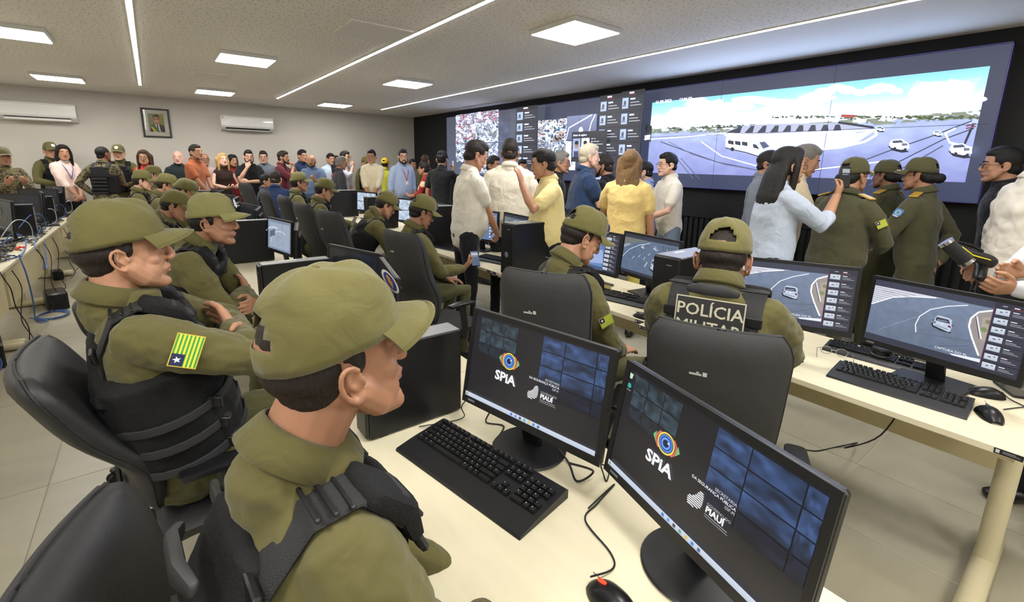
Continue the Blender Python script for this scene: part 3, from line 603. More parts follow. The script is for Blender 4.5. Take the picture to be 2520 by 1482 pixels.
def monitor(x, y, a, lab, pic, w=.54, h=.325, zb=.85, tilt=4, base='round', bez=.016, glowm=None, basexy=None, bd=.24):
    """a: direction in degrees of the picture's left to right axis; (x,y,zb) middle of the lower edge"""
    a = R_(a); o = empty('monitor', lab, 'monitor', (x, y, DZ), a, 'desktop monitors'); zb -= DZ; t = R_(tilt)
    # local: +X = picture right, -Y = towards the viewer
    M = np.array(Matrix.Rotation(-t, 3, 'X')); up = M @ np.array([0, 0, 1.]); n = M @ np.array([0, -1., 0]); c = np.array([0, 0, zb])+up*h/2
    MB().box(c-n*.012, (w, .024, h), M=M, bev=.006).obj('housing', BLK, o)
    MB().box(c-n*.03, (w*.7, .03, h*.62), M=M, bev=.012).obj('back_cover', BLK2, o)
    m = MB(); q = .004
    for s in (-1, 1): m.box(c+n*q/2+np.array([s*(w/2-bez/2), 0, 0]), (bez, q, h), M=M)
    m.box(c+n*q/2+up*(h/2-bez/2), (w-2*bez, q, bez), M=M); m.box(c+n*q/2-up*(h/2-bez*.8), (w-2*bez, q, bez*1.6), M=M); m.obj('bezel', BLK, o, smooth=False)
    W, Hh = w-2*bez, h-bez*2.6; O = c+up*(h/2-bez)+np.array([-W/2, 0, 0])+n*.0012
    cv = Canvas(O, (W, 0, 0), -up*Hh); pic(cv); cv.obj('screen', glowm or DIMS, o)
    MB().box(c+n*(q+.0005)-up*(h/2-bez*.8)+np.array([-w*.42, 0, 0]), (.03, .001, .006), M=M).obj('maker_badge', GREY, o, smooth=False)
    bx, by = (0, .05)
    if basexy is not None: d = np.array(basexy)-np.array([x, y]); bx, by = d[0]*math.cos(a)+d[1]*math.sin(a), -d[0]*math.sin(a)+d[1]*math.cos(a)
    MB().tube([(bx, by+.02, .012), (bx, by+.01, .05), (0, .045, zb+.05), (0, .045, zb+h*.45)], (.035, .014), n=10, sq=4).obj('neck', BLK2, o)
    if base == 'round': MB().lathe([(.001, 0), (.118, 0), (.122, .004), (.118, .009), (.05, .013), (.001, .014)], (bx, by, .0005), n=40).obj('base', BLK, o)
    else: MB().box((bx, by, .007), (bd, bd*.8, .012), bev=.004).obj('base', BLK, o)
    return o
monitor(.821, .993, -78.4, 'dark wallpaper monitor behind the near black keyboard', spia, tilt=10, basexy=(.88, 1.03))
def spi2(cv): spia(cv); icons(cv)
monitor(.82, .455, -103.5, 'largest foreground monitor with two desktop icons, cut by the lower edge', spi2, w=.54, h=.31, tilt=10, basexy=(.9, .45))
monitor(2.57, .368, -97.5, 'wide monitor at the right edge showing a silver car on a curve', road_a, tilt=3, base='square', basexy=(2.64, .36), bd=.25)
monitor(2.346, .878, -66, 'monitor right of the officer seen from behind, with road and list', road_a, zb=.9, base='square', tilt=4, basexy=(2.42, .93))
monitor(2.72, 1.965, -98, 'monitor between the two capped officers showing a multilane road', road_b, tilt=6, base='square')
monitor(2.607, 2.385, -93, 'monitor half hidden behind the looking down officer\'s head', road_c, tilt=6, base='square')
monitor(2.663, 4.043, -76.3, 'bluish monitor before the officer holding a phone', map_a, tilt=2, base='square')
monitor(2.737, 3.50, -98.3, 'monitor whose top shows behind the tall black computer', road_b, tilt=3, base='square')
monitor(.80, 4.36, -79, 'obliquely seen monitor with a pale satellite picture', map_b, tilt=5, w=.5, h=.3)
monitor(.81, 3.85, -104, 'monitor seen edge on beside the satellite picture monitor', darkpic, tilt=5, w=.5, h=.3)
monitor(.86, 2.67, -74, 'dark screened monitor behind the foreground cap', darkpic, tilt=4, w=.5, h=.3)
monitor(.84, 2.12, -104, 'monitor seen edge on between the foreground cap and a chair', darkpic, tilt=4, w=.5, h=.3)
monitor(2.66, 5.68, -76, 'monitor with four camera pictures behind the leaning officer', quad, tilt=3, base='square')
monitor(2.72, 5.12, -97, 'monitor just right of the leaning officer\'s cap', map_a, tilt=3, base='square')
monitor(2.66, 7.3, -76, 'far monitor of the right hand row beyond the capped officers', quad, tilt=3, base='square')
for k, lab in enumerate(('oblique monitor behind the young officer\'s cap brim', 'small far monitor in the middle row, second from the crowd', 'farthest small monitor in the middle row')):
    monitor(.80, 6.02+1.63*k, -79, lab, darkpic, tilt=5, w=.5, h=.3); 
for k, lab in enumerate(('monitor edge on behind the young officer\'s cap', 'small monitor edge on, second from the crowd', 'farthest monitor edge on in the middle row')):
    monitor(.81, 5.5+1.63*k, -104, lab, darkpic, tilt=5, w=.5, h=.3)
# left row: backs towards the camera
Lm = [(-1.40, 6.45, -50, 'black monitor back at the left picture edge, nearest one'), (-1.30, 7.1, -68, 'black monitor back second from the left picture edge'), (-1.36, 8.15, -35, 'wide black monitor back in the middle of the left row'), (-1.2, 8.5, -80, 'monitor edge on in the middle of the left row'),
      (-1.33, 9.3, -35, 'wide black monitor back before the woman in the pale shirt'), (-1.2, 9.62, -80, 'monitor edge on by the tallest cable arch'), (-1.26, 10.1, -62, 'farthest black monitor back of the left row')]
for x, y, a, lab in Lm: monitor(x, y, a, lab, darkpic, tilt=4, base='square', zb=.86)
# ================================================================= COMPUTER TOWERS
def tower(x0, x1, yc, wd, h, lab, big=False, rz=0):
    o = empty('computer_tower', lab, 'computer', ((x0+x1)/2, yc, DZ), rz, 'black desktop computers'); L = x1-x0
    MB().box((0, 0, h/2+.006), (L, wd, h), bev=.004).obj('case', BLK2, o)
    MB().box((0, 0, h+.0065), (L-.01, wd-.01, .003)).obj('top_panel', mat('satin_grey_case_top', (128, 129, 132), .38, metal=.2), o, smooth=False)
    m = MB(); m.box((-L/2-.006, 0, h/2+.006), (.014, wd-.006, h-.01), bev=.004); m.obj('front_bezel', BLK, o)
    if big:
        m = MB()
        for i in range(22): m.box((-L/2-.0135, 0, .03+i*(h-.14)/22), (.003, wd-.03, .006))
        m.obj('grille', mat('vent_black', (10, 10, 11), .5), o, smooth=False, kind='stuff')
        MB().lathe([(.02, 0), (.024, 0), (.024, .003), (.02, .003)], (-L/2-.0135, 0, h*.42), M=rotm(0) @ np.array([[0, 0, -1], [0, 1, 0], [1, 0, 0.]])).obj('maker_badge', GREY, o)
    MB().box((-L/2-.0135, -wd*.12, h-.04), (.003, .03, .006)).obj('power_button', GREY, o, smooth=False)
    for s in (-1, 1): MB().box((s*L*.36, 0, .004), (.03, wd*.8, .008)).obj('foot', RUB, o, smooth=False)
    m = MB().box((-L*.1, wd*.2, h+.0088), (.09, .018, .0012)); m.obj('label', PAPW, o, smooth=False)
    return o
tower(.475, .825, 1.41, .095, .315, 'large black computer tower left of the near keyboard')
tower(.42, .79, 2.85, .095, .33, 'low black computer with a paper label behind the foreground cap')
tower(.44, .81, 4.68, .1, .37, 'large black computer beside the young officer\'s face')
for k, lab in enumerate(('black computer just beyond the satellite picture monitor', 'small far black computer with a pale top', 'farthest black computer of the middle row')): tower(.44, .81, 6.34+1.63*k, .1, .36, lab)
tower(2.255, 2.68, 2.98, .17, .43, 'tall black computer tower with a ring badge, left of the looking down officer', True)
tower(2.215, 2.62, 1.46, .17, .42, 'black ribbed computer tower between two capped officers', True)
tower(2.27, 2.68, 4.62, .17, .43, 'black tower behind the officer with the phone', True)
tower(2.27, 2.68, 6.2, .17, .43, 'black tower in front of the four picture monitor', True)
tower(2.27, 2.68, 7.8, .17, .43, 'farthest black tower of the right hand row', True)
for y, lab in ((7.55, 'slim black computer between left row monitors, nearer'), (8.95, 'slim black computer between left row monitors, middle'), (9.9, 'slim black computer at the far end of the left row')):
    o = tower(-1.5, -1.13, y, .1, .35, lab); MB().box((.1875, 0, .19), (.003, .05, .26)).obj('connector_plate', GREY, o, smooth=False)
# ================================================================= KEYBOARDS, MICE
KEY = mat('black_key', (16, 16, 17), .45); KPR = print_mat('key_legend', 0)
def keyboard(x, y, rz, lab, w=.47, d=.2, full=True, legends=True, slim=False):
    """rz: direction of the left to right axis"""
    o = empty('keyboard', lab, 'keyboard', (x, y, DZ+.001), R_(rz), 'black keyboards')
    # profile, raised at the back
    pr = [(-d/2, .0), (d/2, .0), (d/2, .026), (d/2-.01, .03), (-d*.12, .019), (-d*.2, .017), (-d/2+.004, .008)]
    M = np.array([[0, 0, 1], [1, 0, 0], [0, 1, 0]], float); MB().prism(pr, -w/2, w/2, M=M).obj('case', BLK, o, sharp=50)
    u = (w-.03)/22.6; y0 = -d*.16; tilt = math.atan2(.011, d*.62-.01)
    rows = [[1, .9, 1, 1, 1, 1, .5, 1, 1, 1, 1, .5, 1, 1, 1, 1], [1]*13+[2], [1.5]+[1]*12+[1.5], [1.8]+[1]*12+[1.2], [1.2]+[1]*11+[2.8], [1.3, 1, 1.3, 6, 1.3, 1, 1, 2.1]]
    du = (d*.60)/6.2; ks = {}
    def kmesh(kw, kh):
        k = (round(kw, 4), round(kh, 4))
        if k not in ks:
            a, b, h = kw/2, kh/2, .007; e = .0022
            v = [(-a, -b, 0), (a, -b, 0), (a, b, 0), (-a, b, 0), (-a+e, -b+e, h), (a-e, -b+e, h), (a-e, b-e, h), (-a+e, b-e, h)]
            m = MB(); m.add(v, [(3, 2, 1, 0), (4, 5, 6, 7), (0, 1, 5, 4), (1, 2, 6, 5), (2, 3, 7, 6), (3, 0, 4, 7)]); ks[k] = m.mesh('key', KEY, smooth=False)
        return ks[k]
    cv = Canvas((0, 0, 0), (1, 0, 0), (0, -1, 0)); cv.N = np.array([0, 0, 1.]); joined = MB()
    def put(cx, cy, kw, kh):
        z = .019+(cy+d*.12)*math.tan(tilt)+.0015
        if full:
            q = link('key', kmesh(kw-.0022, kh-.0022), o); q.location = (cx, cy, z); q.rotation_euler = (tilt, 0, 0)
        else: joined.box((cx, cy, z+.003), (kw-.0022, kh-.0022, .006))
        if legends and kw < .03:
            zz = z+.0078; a = random.uniform(.0008, .0018)
            cv.k = zz/cv.step; cv.poly([(cx-kw*.2, -(cy+kh*.22)), (cx-kw*.2+a*1.3, -(cy+kh*.22)), (cx-kw*.2+a*1.3, -(cy+kh*.04)), (cx-kw*.2, -(cy+kh*.04))], (205, 205, 208), True)
    X0 = -w/2+.015
    for r, row in enumerate(rows):
        cy = y0+du*(5.6-r)+(.006 if r == 0 else 0); x_ = X0; sc = 15*u/sum(row)
        for i, q in enumerate(row):
            q *= sc
            if not (r == 0 and abs(q-.5*sc) < 1e-6 and i in (6, 11)): put(x_+q/2, cy, q, du)
            x_ += q
    X1 = X0+15.3*u
    for r in range(3):
        for i in range(3): put(X1+(i+.5)*u, y0+du*(5.6-r)+(.006 if r == 0 else 0), u, du)
    for (i, r) in ((1, 4), (0, 5), (1, 5), (2, 5)): put(X1+(i+.5)*u, y0+du*(5.6-r), u, du)
    X2 = X1+3.3*u
    for r in range(1, 6):
        for i in range(4):
            if (r, i) in ((3, 3), (5, 1)): continue
            if r == 5 and i == 0: put(X2+u, y0+du*(5.6-r), 2*u, du)
            else: put(X2+(i+.5)*u, y0+du*(5.6-r), u, du)
    if not full: joined.obj('keys', KEY, o, smooth=False, kind='stuff')
    if legends and cv.v: cv.obj('key_legends', KPR, o)
    return o
keyboard(.672, 1.03, -79.5, 'large black keyboard on the nearest desk', w=.53, d=.205)
keyboard(2.41, .435, -88, 'black keyboard before the wide monitor at the right', w=.46, d=.19)
keyboard(2.48, 2.0, -80, 'black keyboard beside the sticky notes, under the officer\'s arm', w=.46, d=.17, full=False)
keyboard(2.50, 3.5, -80, 'black keyboard left of the tall tower with ring badge', w=.46, d=.17, full=False)
keyboard(.64, 3.22, -80, 'black keyboard by the young officer\'s folded hands', w=.44, d=.17, full=False)
keyboard(2.46, 4.28, -80, 'black keyboard under the bluish monitor', w=.44, d=.16, full=False, legends=False)
keyboard(2.72, .58, -88, 'second black keyboard pushed behind the wide monitor\'s stand', w=.44, d=.13, full=False, legends=False)
def mouse(x, y, rz, lab, s=1, red=False):
    o = empty('mouse', lab, 'mouse', (x, y, DZ), R_(rz), 'black mice')
    def f(u, v):
        t = math.pi*v; a = (u-.5)*2; return ((.031*s)*math.cos(t)*(1-abs(a)**3.2*.55)*(1+.08*a), a*.056*s, .002+.036*s*math.sin(t)*(1-.75*abs(a)**2.4)*(1-.18*a))
    MB().grid(f, 12, 12, .002).obj('shell', BLK2, o)
    MB().tube([(0, .022*s, .033*s), (0, .036*s, .03*s)], .004, n=8).obj('wheel', glow('red_mouse_light', (1, .05, .02), 2.2) if red else GREY, o)
    MB().box((0, .03*s, .0338*s), (.0012, .045*s, .001)).obj('button_gap', RUB, o, smooth=False)
    return o
mouse(.672, .50, 0, 'black mouse with a red light at the bottom edge', 1.1, True)
mouse(2.66, .195, 25, 'rounded black mouse behind the right keyboard\'s end', 1.05)
mouse(2.43, .155, -65, 'black mouse in front, touching the right keyboard', 1.15)
mouse(2.29, 1.66, 0, 'small black mouse at the desk edge by the officer\'s hand', .9)
mouse(2.42, 3.92, 0, 'black mouse beside the hand holding a phone', .9)
# ================================================================= SMALL THINGS ON DESKS
def cable(pts, r, m, lab, parent=None, name='cable', group=None, sub=6, kind=None):
    P = [Vector(p) for p in pts]; out = []
    for i in range(len(P)-1):
        a, b, c, d = P[max(i-1, 0)], P[i], P[i+1], P[min(i+2, len(P)-1)]
        for k in range(sub):
            t = k/sub; out.append(.5*((2*b)+(c-a)*t+(2*a-5*b+4*c-d)*t*t+(3*b-a-3*c+d)*t**3))
    out.append(P[-1]); mb = MB().tube(out, r, n=7, cap=1); o = mb.obj(name, m, parent, sharp=None)
    return tag(o, lab, None if parent else 'cable', group)
D_ = lambda x, y, z=.0: tuple(atZ(x, y, DZ+z))
cable([(.673, .565, DZ+.018), D_(1508, 1400, .004), D_(1502, 1360, .004), D_(1440, 1280, .004), D_(1470, 1240, .004), D_(1512, 1192, .006), (.83, .72, DZ+.01)], .0022, CABK, 'thin black mouse cord curving over the near desk')
cable([D_(1205, 1015, .03), D_(1197, 1040, .004), D_(1240, 1050, .004), (.80, 1.12, DZ+.004)], .003, CABK, 'black cable loop left under the near wallpaper monitor')
cable([D_(1370, 1100, .03), D_(1400, 1140, .004), D_(1420, 1185, .004), D_(1460, 1160, .03), (.83, .80, DZ+.10)], .0032, CABK, 'black cable loop between the two foreground monitors')
cable([D_(1470, 1110, .05), D_(1480, 1150, .004), D_(1492, 1185, .004), D_(1498, 1150, .03), (.86, .74, DZ+.12)], .0022, CABK, 'thin black wire loop beside the big foreground monitor')
cable([(.64, 1.34, DZ+.01), D_(1137, 1030, .01), D_(1136, 1000, .06), (.84, 1.30, DZ+.1)], .002, CABK, 'keyboard wire rising behind the near tower')
cable([D_(2470, 1008, .004), D_(2520, 1002, .004), (2.9, -.05, DZ+.004)], .0022, CABK, 'mouse wire running off the right picture edge')
cable([D_(2465, 965, .02), D_(2490, 985, .004), (2.62, .03, DZ+.004)], .0022, CABK, 'wire from the rounded mouse to the right edge')
cable([tuple(atZ(1968, 1104, .003)), tuple(atZ(2010, 1110, .004)), tuple(atZ(2060, 1100, .004)), tuple(atZ(2110, 1090, .05)), (2.62, .62, .28), (2.66, .50, .4), (2.8, .45, .6)], .0035, CABK, 'black cable sagging from the desk to the floor')
# phone, lens, glasses, sticky notes
o = empty('smartphone', 'black smartphone lying at the right picture edge', 'phone', (2.82, .13, DZ), R_(-60)); MB().box((0, 0, .005), (.075, .155, .009), bev=.004).obj('body', BLK2, o); MB().box((0, 0, .0098), (.068, .146, .0008)).obj('screen', mat('dark_glass', (8, 8, 10), .08), o, smooth=False)
o = empty('camera_lens', 'squat black camera lens left of the wide monitor stand', 'lens', (2.74, .575, DZ)); MB().lathe([(.036, 0), (.036, .012), (.038, .013), (.038, .03), (.035, .033), (.035, .05), (.037, .052), (.037, .066), (.03, .068)], n=32).obj('barrel', BLK, o); MB().lathe([(.0385, .0), (.0395, .001), (.0395, .004), (.0385, .005)], (0, 0, .028), n=32).obj('ring', GREY, o)
MB().lathe([(.0375, 0), (.04, .002), (.04, .01), (.037, .012)], (0, 0, .05), n=32).obj('focus_ring', RUB, o)
def spectacles(m_, parent, c, s=1, M=None, fold=False, name='glasses'):
    M = rotm() if M is None else M; c = np.array(c, float); T = lambda p: c+M @ (np.array(p)*s)
    mb = MB()
    for k in (-1, 1): mb.tube([T((k*.033+.024*math.cos(t), 0, .019*math.sin(t))) for t in [2*math.pi*i/14 for i in range(14)]], .0017*s, ax=M @ np.array([0, 1., 0]), n=5, closed=True)
    mb.tube([T((-.01, .001, .005)), T((.01, .001, .005))], .0016*s, n=5)
    for k in (-1, 1): mb.tube([T((k*.057, 0, .008)), T((k*.072, -.02, .009)), T((k*.074, -.09, .006)), T((k*.073, -.115, -.008))] if not fold else [T((k*.057, 0, .008)), T((-k*.05, -.012-.01*k, .004))], .0014*s, n=5)
    return mb.obj(name, m_, parent)
o = empty('eyeglasses', 'thin metal eyeglasses lying behind the right keyboard', 'glasses', (2.62, .735, DZ), R_(-70)); spectacles(CHROME, o, (0, 0, .02), fold=False, name='frame')
for i, (x, y, lab) in enumerate(((2.56, 2.17, 'yellow sticky note standing by the looking down officer'), (2.56, 1.93, 'yellow sticky note lying bent under the multilane road monitor'), (2.58, 1.79, 'small pale paper scrap next to the ribbed tower'))):
    o = MB().grid(lambda u, v: (0+.02*v*v, (u-.5)*.07, .001+(.055 if i == 0 else .03)*v), 3, 4, .0006).obj('sticky_note', PAPER, None); o.location = (x, y, DZ); o.rotation_euler = (0, 0, R_(-160)); tag(o, lab, 'sticky note')
# ================================================================= UNDER-DESK BOXES AND CABLES OF THE LEFT ROW
def ups(x, y, lab, s=1):
    o = empty('power_unit', lab, 'power supply', (x, y, 0), R_(12), 'black boxes under the left desks'); MB().box((0, 0, .075*s), (.14*s, .26*s, .15*s), bev=.012).obj('case', BLK2, o)
    m = MB()
    for i in range(3): m.box((-.02+i*.02, -.131*s, .08*s), (.012, .003, .03))
    m.obj('sockets', RUB, o, smooth=False, kind='stuff'); return o
ups(-1.0, 6.95, 'black power box beside the blue cable coil under the left row', 1.25); ups(-1.2, 5.25, 'black power box at the left picture edge under the near desk', 1.3); ups(-1.18, 8.6, 'small far black power box under the left row', .8)
q = random.Random(5); n_ = 0
def LZ(x, y, z): p = atX(x, y, -1.02); return (p[0], p[1], p[2])
cable([D_(2, 610, .01), D_(30, 575, .06), D_(62, 590, .03), D_(55, 625, .01), D_(12, 640, .01)], .006, CABB, 'thick blue cable loop on the nearest left desk')
cable([D_(0, 625, .01), D_(50, 632, .02), (-1.03, 5.9, .76), (-1.0, 5.85, .6), (-1.0, 5.9, .35), (-1.03, 6.05, .1), (-.99, 6.3, .03), (-1.15, 6.5, .03)], .006, CABB, 'blue cable hanging from the left desk to the floor')
cable([D_(0, 633, .01), (-1.03, 5.2, .76), (-1.0, 5.25, .6), (-1.01, 5.35, .42), (-.99, 5.5, .2), (-1.02, 5.55, .02)], .004, CABK, 'black cable hanging down the nearest left desk panel')
cable([(-1.3, 6.0, .77), D_(95, 555, .03), (-1.03, 6.6, .76), (-1.0, 6.7, .6), (-1.0, 6.62, .5), (-1.0, 6.85, .5), (-1.05, 7.2, .72)], .005, CABB, 'blue cable drooping over the left desk edge')
for k in range(3): cable([(-1.0+.12*math.cos(t)+.01*k, 6.55+.16*math.sin(t), .01+.008*k) for t in [i*2*math.pi/12 for i in range(13)]], .005, CABB, 'coiled blue cable ring on the floor, layer %s' % ('lowest', 'middle', 'top')[k], sub=3)
cable([(-1.15+.08*math.cos(t), 4.95, .1+.09*math.sin(t)) for t in [i*2*math.pi/12 for i in range(13)]], .006, CABB, 'upright blue cable coil at the left picture edge', sub=3)
for k in range(5): 
    y = 6.6+k*.8; cable([(-1.25, y, .85), (-1.15, y+.1, 1.0-.02*k), (-1.08, y+.25, .95), (-1.08, y+.3, .8), (-1.15, y+.2, .76)], .0045, (CABG, CABB)[k % 2], ('pale grey', 'blue')[k % 2]+' cable arch behind '+('the nearest', 'the second', 'the third', 'the fourth', 'the farthest')[k]+' left row monitor')
tangle = MB()
for k in range(56):
    y = q.uniform(4.9, 10.0); x = -1.2+q.uniform(-.08, .1); P = [Vector((x+q.uniform(-.09, .09), y+q.uniform(-.3, .3), DZ+q.uniform(.004, .05))) for _ in range(6)]
    for p in P: p.x = min(p.x, -1.06)
    out = []
    for i in range(5):
        a, b, c, d = P[max(i-1, 0)], P[i], P[i+1], P[min(i+2, 5)]
        for s_ in range(5): t = s_/5; out.append(.5*((2*b)+(c-a)*t+(2*a-5*b+4*c-d)*t*t+(3*b-a-3*c+d)*t**3))
    tangle.tube([(p.x, p.y, max(p.z, DZ+.004)) for p in out], .0035, n=5, cap=1)
tag(tangle.obj('cable_tangle', CABK, None, sharp=None), 'tangle of thin black cables along the left row desks', 'cables', kind='stuff')
for k, (x, y) in enumerate(((-1.12, 5.15), (-1.13, 6.42))): o = MB().tube([(0, 0, 0), (.02, .02, .012), (.05, .01, .01)], .013, n=8).obj('power_plug', CABR, None); o.location = (x, y, DZ+.014); tag(o, ('orange red plug on the nearest left desk', 'orange red plug by the tangled cables')[k], 'plug')
for k in range(6):
    y = (6.5, 6.9, 7.4, 8.3, 8.8, 5.4)[k]; cable([(-1.0, y, .72), (-.98, y+.08, .55), (-1.0, y-.02, .3), (-.97, y+.05, .12), (-1.05, y+.2, .01)], .0035, CABK, 'black cable hanging below the left row desks, '+('near the blue coil', 'by the power box', 'past the power box', 'far one', 'farthest', 'by the nearest leg')[k])
# ================================================================= OFFICE CHAIRS
def chair(x, y, rz, lab, zt=1.12, hw=.235, fabric=None, seatz=.47, recline=10, shape='tall', arms=True, bx=None, full=True):
    """rz: azimuth (deg, from +X) the chair faces"""
    fabric = fabric or CHAIRM; o = empty('office_chair', lab, 'office chair', (x, y, 0), R_(rz-90), 'black swivel office chairs')
    t = R_(recline); yb = -.22 if bx is None else bx; z0 = seatz+.06; Lb = (zt-z0)/math.cos(t)
    def back(side):
        def f(u, v):
            a = (u-.5)*2; k = v
            wd = hw*(1.0-.10*(1-k)-.22*max(0, k-.72)/.28*0); cr = .0
            # rounded corners by shrinking near top and bottom
            e = max(0, (k-.86)/.14); e2 = max(0, (.1-k)/.1); wd *= math.sqrt(max(0, 1-(e*.62)**2.4))*math.sqrt(max(0, 1-(e2*.5)**2.2))
            bulge = .03*math.sin(math.pi*k*.9) if side > 0 else .0
            edge = .03*(1-abs(a)**4)*(1-max(e, e2)**3)
            yy = yb-math.sin(t)*Lb*k-.05*a*a*-1*.6+(.05*math.exp(-((k-.28)/.2)**2))
            return (a*wd, yy+side*edge+side*.012+(bulge*side), z0+math.cos(t)*Lb*k)
        return f
    F, B = back(1), back(-1); nu, nv = 14, 22
    m = MB(); v = []; f = []
    for S_ in (F, B): v += [S_(i/nu, j/nv) for i in range(nu+1) for j in range(nv+1)]
    k = (nu+1)*(nv+1); w_ = nv+1
    for i in range(nu):
        for j in range(nv): a = i*w_+j; f.append((a, a+w_, a+w_+1, a+1)); f.append((k+a, k+a+1, k+a+w_+1, k+a+w_))
    for i in range(nu): a = i*w_; f.append((a, k+a, k+a+w_, a+w_)); a += nv; f.append((a, a+w_, k+a+w_, k+a))
    for j in range(nv): a = j; f.append((a, a+1, k+a+1, k+a)); a = nu*w_+j; f.append((a, k+a, k+a+1, a+1))
    m.add(v, f); bo = m.obj('backrest', fabric, o, sharp=None)
    # welt (piping) around the back shell
    loop = [B(0, j/nv) for j in range(nv+1)]+[B(i/nu, 1) for i in range(1, nu+1)]+[B(1, 1-j/nv) for j in range(1, nv+1)]
    MB().tube([np.array(p)+np.array([0, .012, 0]) for p in loop], .0045, n=6, cap=1).obj('piping', RUB, bo)
    p = B(.42, .8 if shape == 'tall' else .78); cv = Canvas((p[0]+.02, p[1]-.003, p[2]), (-.05, 0, 0), (0, math.sin(t)*.014, -.014*math.cos(t))); cv.rect(0, 0, .24, 1, (200, 200, 196)); cv.rect(.3, .5, 1, 1, (190, 190, 186)); cv.rect(.45, .1, .6, .45, (190, 190, 186)); cv.obj('stitched_tag', print_mat('matt_print', 0), bo)
    if not full: return o
    def seat(u, v):
        a, b = (u-.5)*2, (v-.5)*2; r = (1-abs(a)**5)*(1-abs(b)**5); return (a*.235, b*.225+.03, seatz-.02+.035*r**.5-.012*a*a*0)
    MB().grid(seat, 12, 12, .055).obj('seat', fabric, o)
    MB().box((0, .02, seatz-.095), (.2, .3, .04), bev=.01).obj('mechanism', BLK, o)
    MB().tube([(0, -.12, seatz-.09), (0, yb-.05, seatz-.07), (0, yb-.045, z0+.12)], (.035, .01), n=8, sq=4).obj('back_bracket', BLK, o)
    MB().lathe([(.025, .08), (.025, .24), (.018, .242), (.018, seatz-.1)], n=16).obj('gas_column', BLK2, o)
    for k in range(5):
        q_ = 2*math.pi*k/5+.3; c, s = math.cos(q_), math.sin(q_)
        L = MB().tube([(0, 0, .105), (.16*c, .16*s, .09), (.29*c, .29*s, .075)], [(.028, .02), (.022, .015), (.018, .012)], n=8).obj('base_spoke', BLK, o)
        w2 = MB()
        for e in (-1, 1): w2.lathe([(.001, -.008), (.026, -.008), (.028, 0), (.026, .008), (.001, .008)], (.29*c-s*e*.014, .29*s+c*e*.014, .029), n=16, M=np.array(Matrix.Rotation(q_, 3, 'Z') @ Matrix.Rotation(math.pi/2, 3, 'X')))
        w2.tube([(.29*c, .29*s, .03), (.29*c, .29*s, .07)], .008, n=8); w2.obj('caster', BLK2, L)
    if arms:
        for s in (-1, 1):
            A_ = MB().tube([(s*.15, .03, seatz-.09), (s*.275, .02, seatz-.07), (s*.285, .01, seatz+.02), (s*.28, -.01, seatz+.17)], [(.02, .01), (.02, .012), (.028, .012), (.03, .014)], ax=(0, 1, 0), n=8).obj('arm_post', BLK, o)
            MB().tube([(s*.28, -.12, seatz+.19), (s*.28, -.04, seatz+.195), (s*.28, .08, seatz+.19)], [(.032, .012), (.042, .014), (.036, .012)], n=14, sq=3).obj('armrest', BLK2, A_)
    return o
# ================================================================= PEOPLE
SK = {'light': (202, 158, 132), 'tan': (178, 132, 104), 'mid': (158, 114, 88), 'brown': (132, 90, 68), 'pale': (222, 178, 156)}
def skin(k):
    m = mat('skin_'+k, SK[k], .48, bump=.12, bscale=120, var=.05, vscale=16, spec=.35); b = m.node_tree.nodes['Principled BSDF']
    b.inputs['Subsurface Weight'].default_value = .12; b.inputs['Subsurface Radius'].default_value = (.012, .005, .003); b.inputs['Subsurface Scale'].default_value = .6; return m
def cloth(name, col, **k):
    d = dict(cloth_b); d.update(k); return mat(name, col, var=.04, vscale=8, **d)
OLIVE = cloth('olive_uniform_cloth', (93, 88, 52)); OLIVE_C = cloth('olive_cap_cloth', (102, 97, 57), bscale=13, bump=.3)
OLIVE_D = cloth('dark_olive_cloth', (82, 80, 50)); VEST = mat('black_vest_nylon', (24, 24, 25), .8, bump=.5, bscale=150, spec=.25); WEB = mat('black_webbing', (36, 36, 37), .75, bump=.6, bscale=500, stretch=(1, .25, 1))
HAIR = {'black': (20, 17, 16), 'dark': (34, 26, 22), 'brown': (70, 48, 32), 'grey': (120, 116, 110), 'white': (190, 180, 160), 'blond': (190, 156, 96), 'wavyblond': (116, 88, 54)}
def hairm(k): return mat('hair_'+k, HAIR[k], .55, bump=.8, bscale=55, spec=.35, stretch=(4, 4, 1))
LIPS = mat('lip_skin', (150, 86, 74), .4); EYEW = mat('eye_white', (225, 220, 214), .2); IRIS = mat('dark_iris', (28, 18, 14), .1); FR_ = mat('thin_glasses_frame', (26, 26, 30), .25); GLS = None
def frame_of(d, up=(0, 0, 1)):
    d = np.array(d, float); d /= np.linalg.norm(d); x = np.cross(d, up); 
    if np.linalg.norm(x) < 1e-3: x = np.array([1., 0, 0])
    x /= np.linalg.norm(x); return x, d, np.cross(x, d)
def ik(a, b, l1, l2, hint):
    a, b, hint = [np.array(q, float) for q in (a, b, hint)]; d = b-a; L = np.linalg.norm(d)
    if L > (l1+l2)*.995: b = a+d/L*(l1+l2)*.995; d = b-a; L = np.linalg.norm(d)
    u = d/L; h = hint-u*(hint@u); h /= np.linalg.norm(h)+1e-9; k = (l1*l1-l2*l2+L*L)/(2*L); r = math.sqrt(max(l1*l1-k*k, 0)); return a+u*k+h*r, b
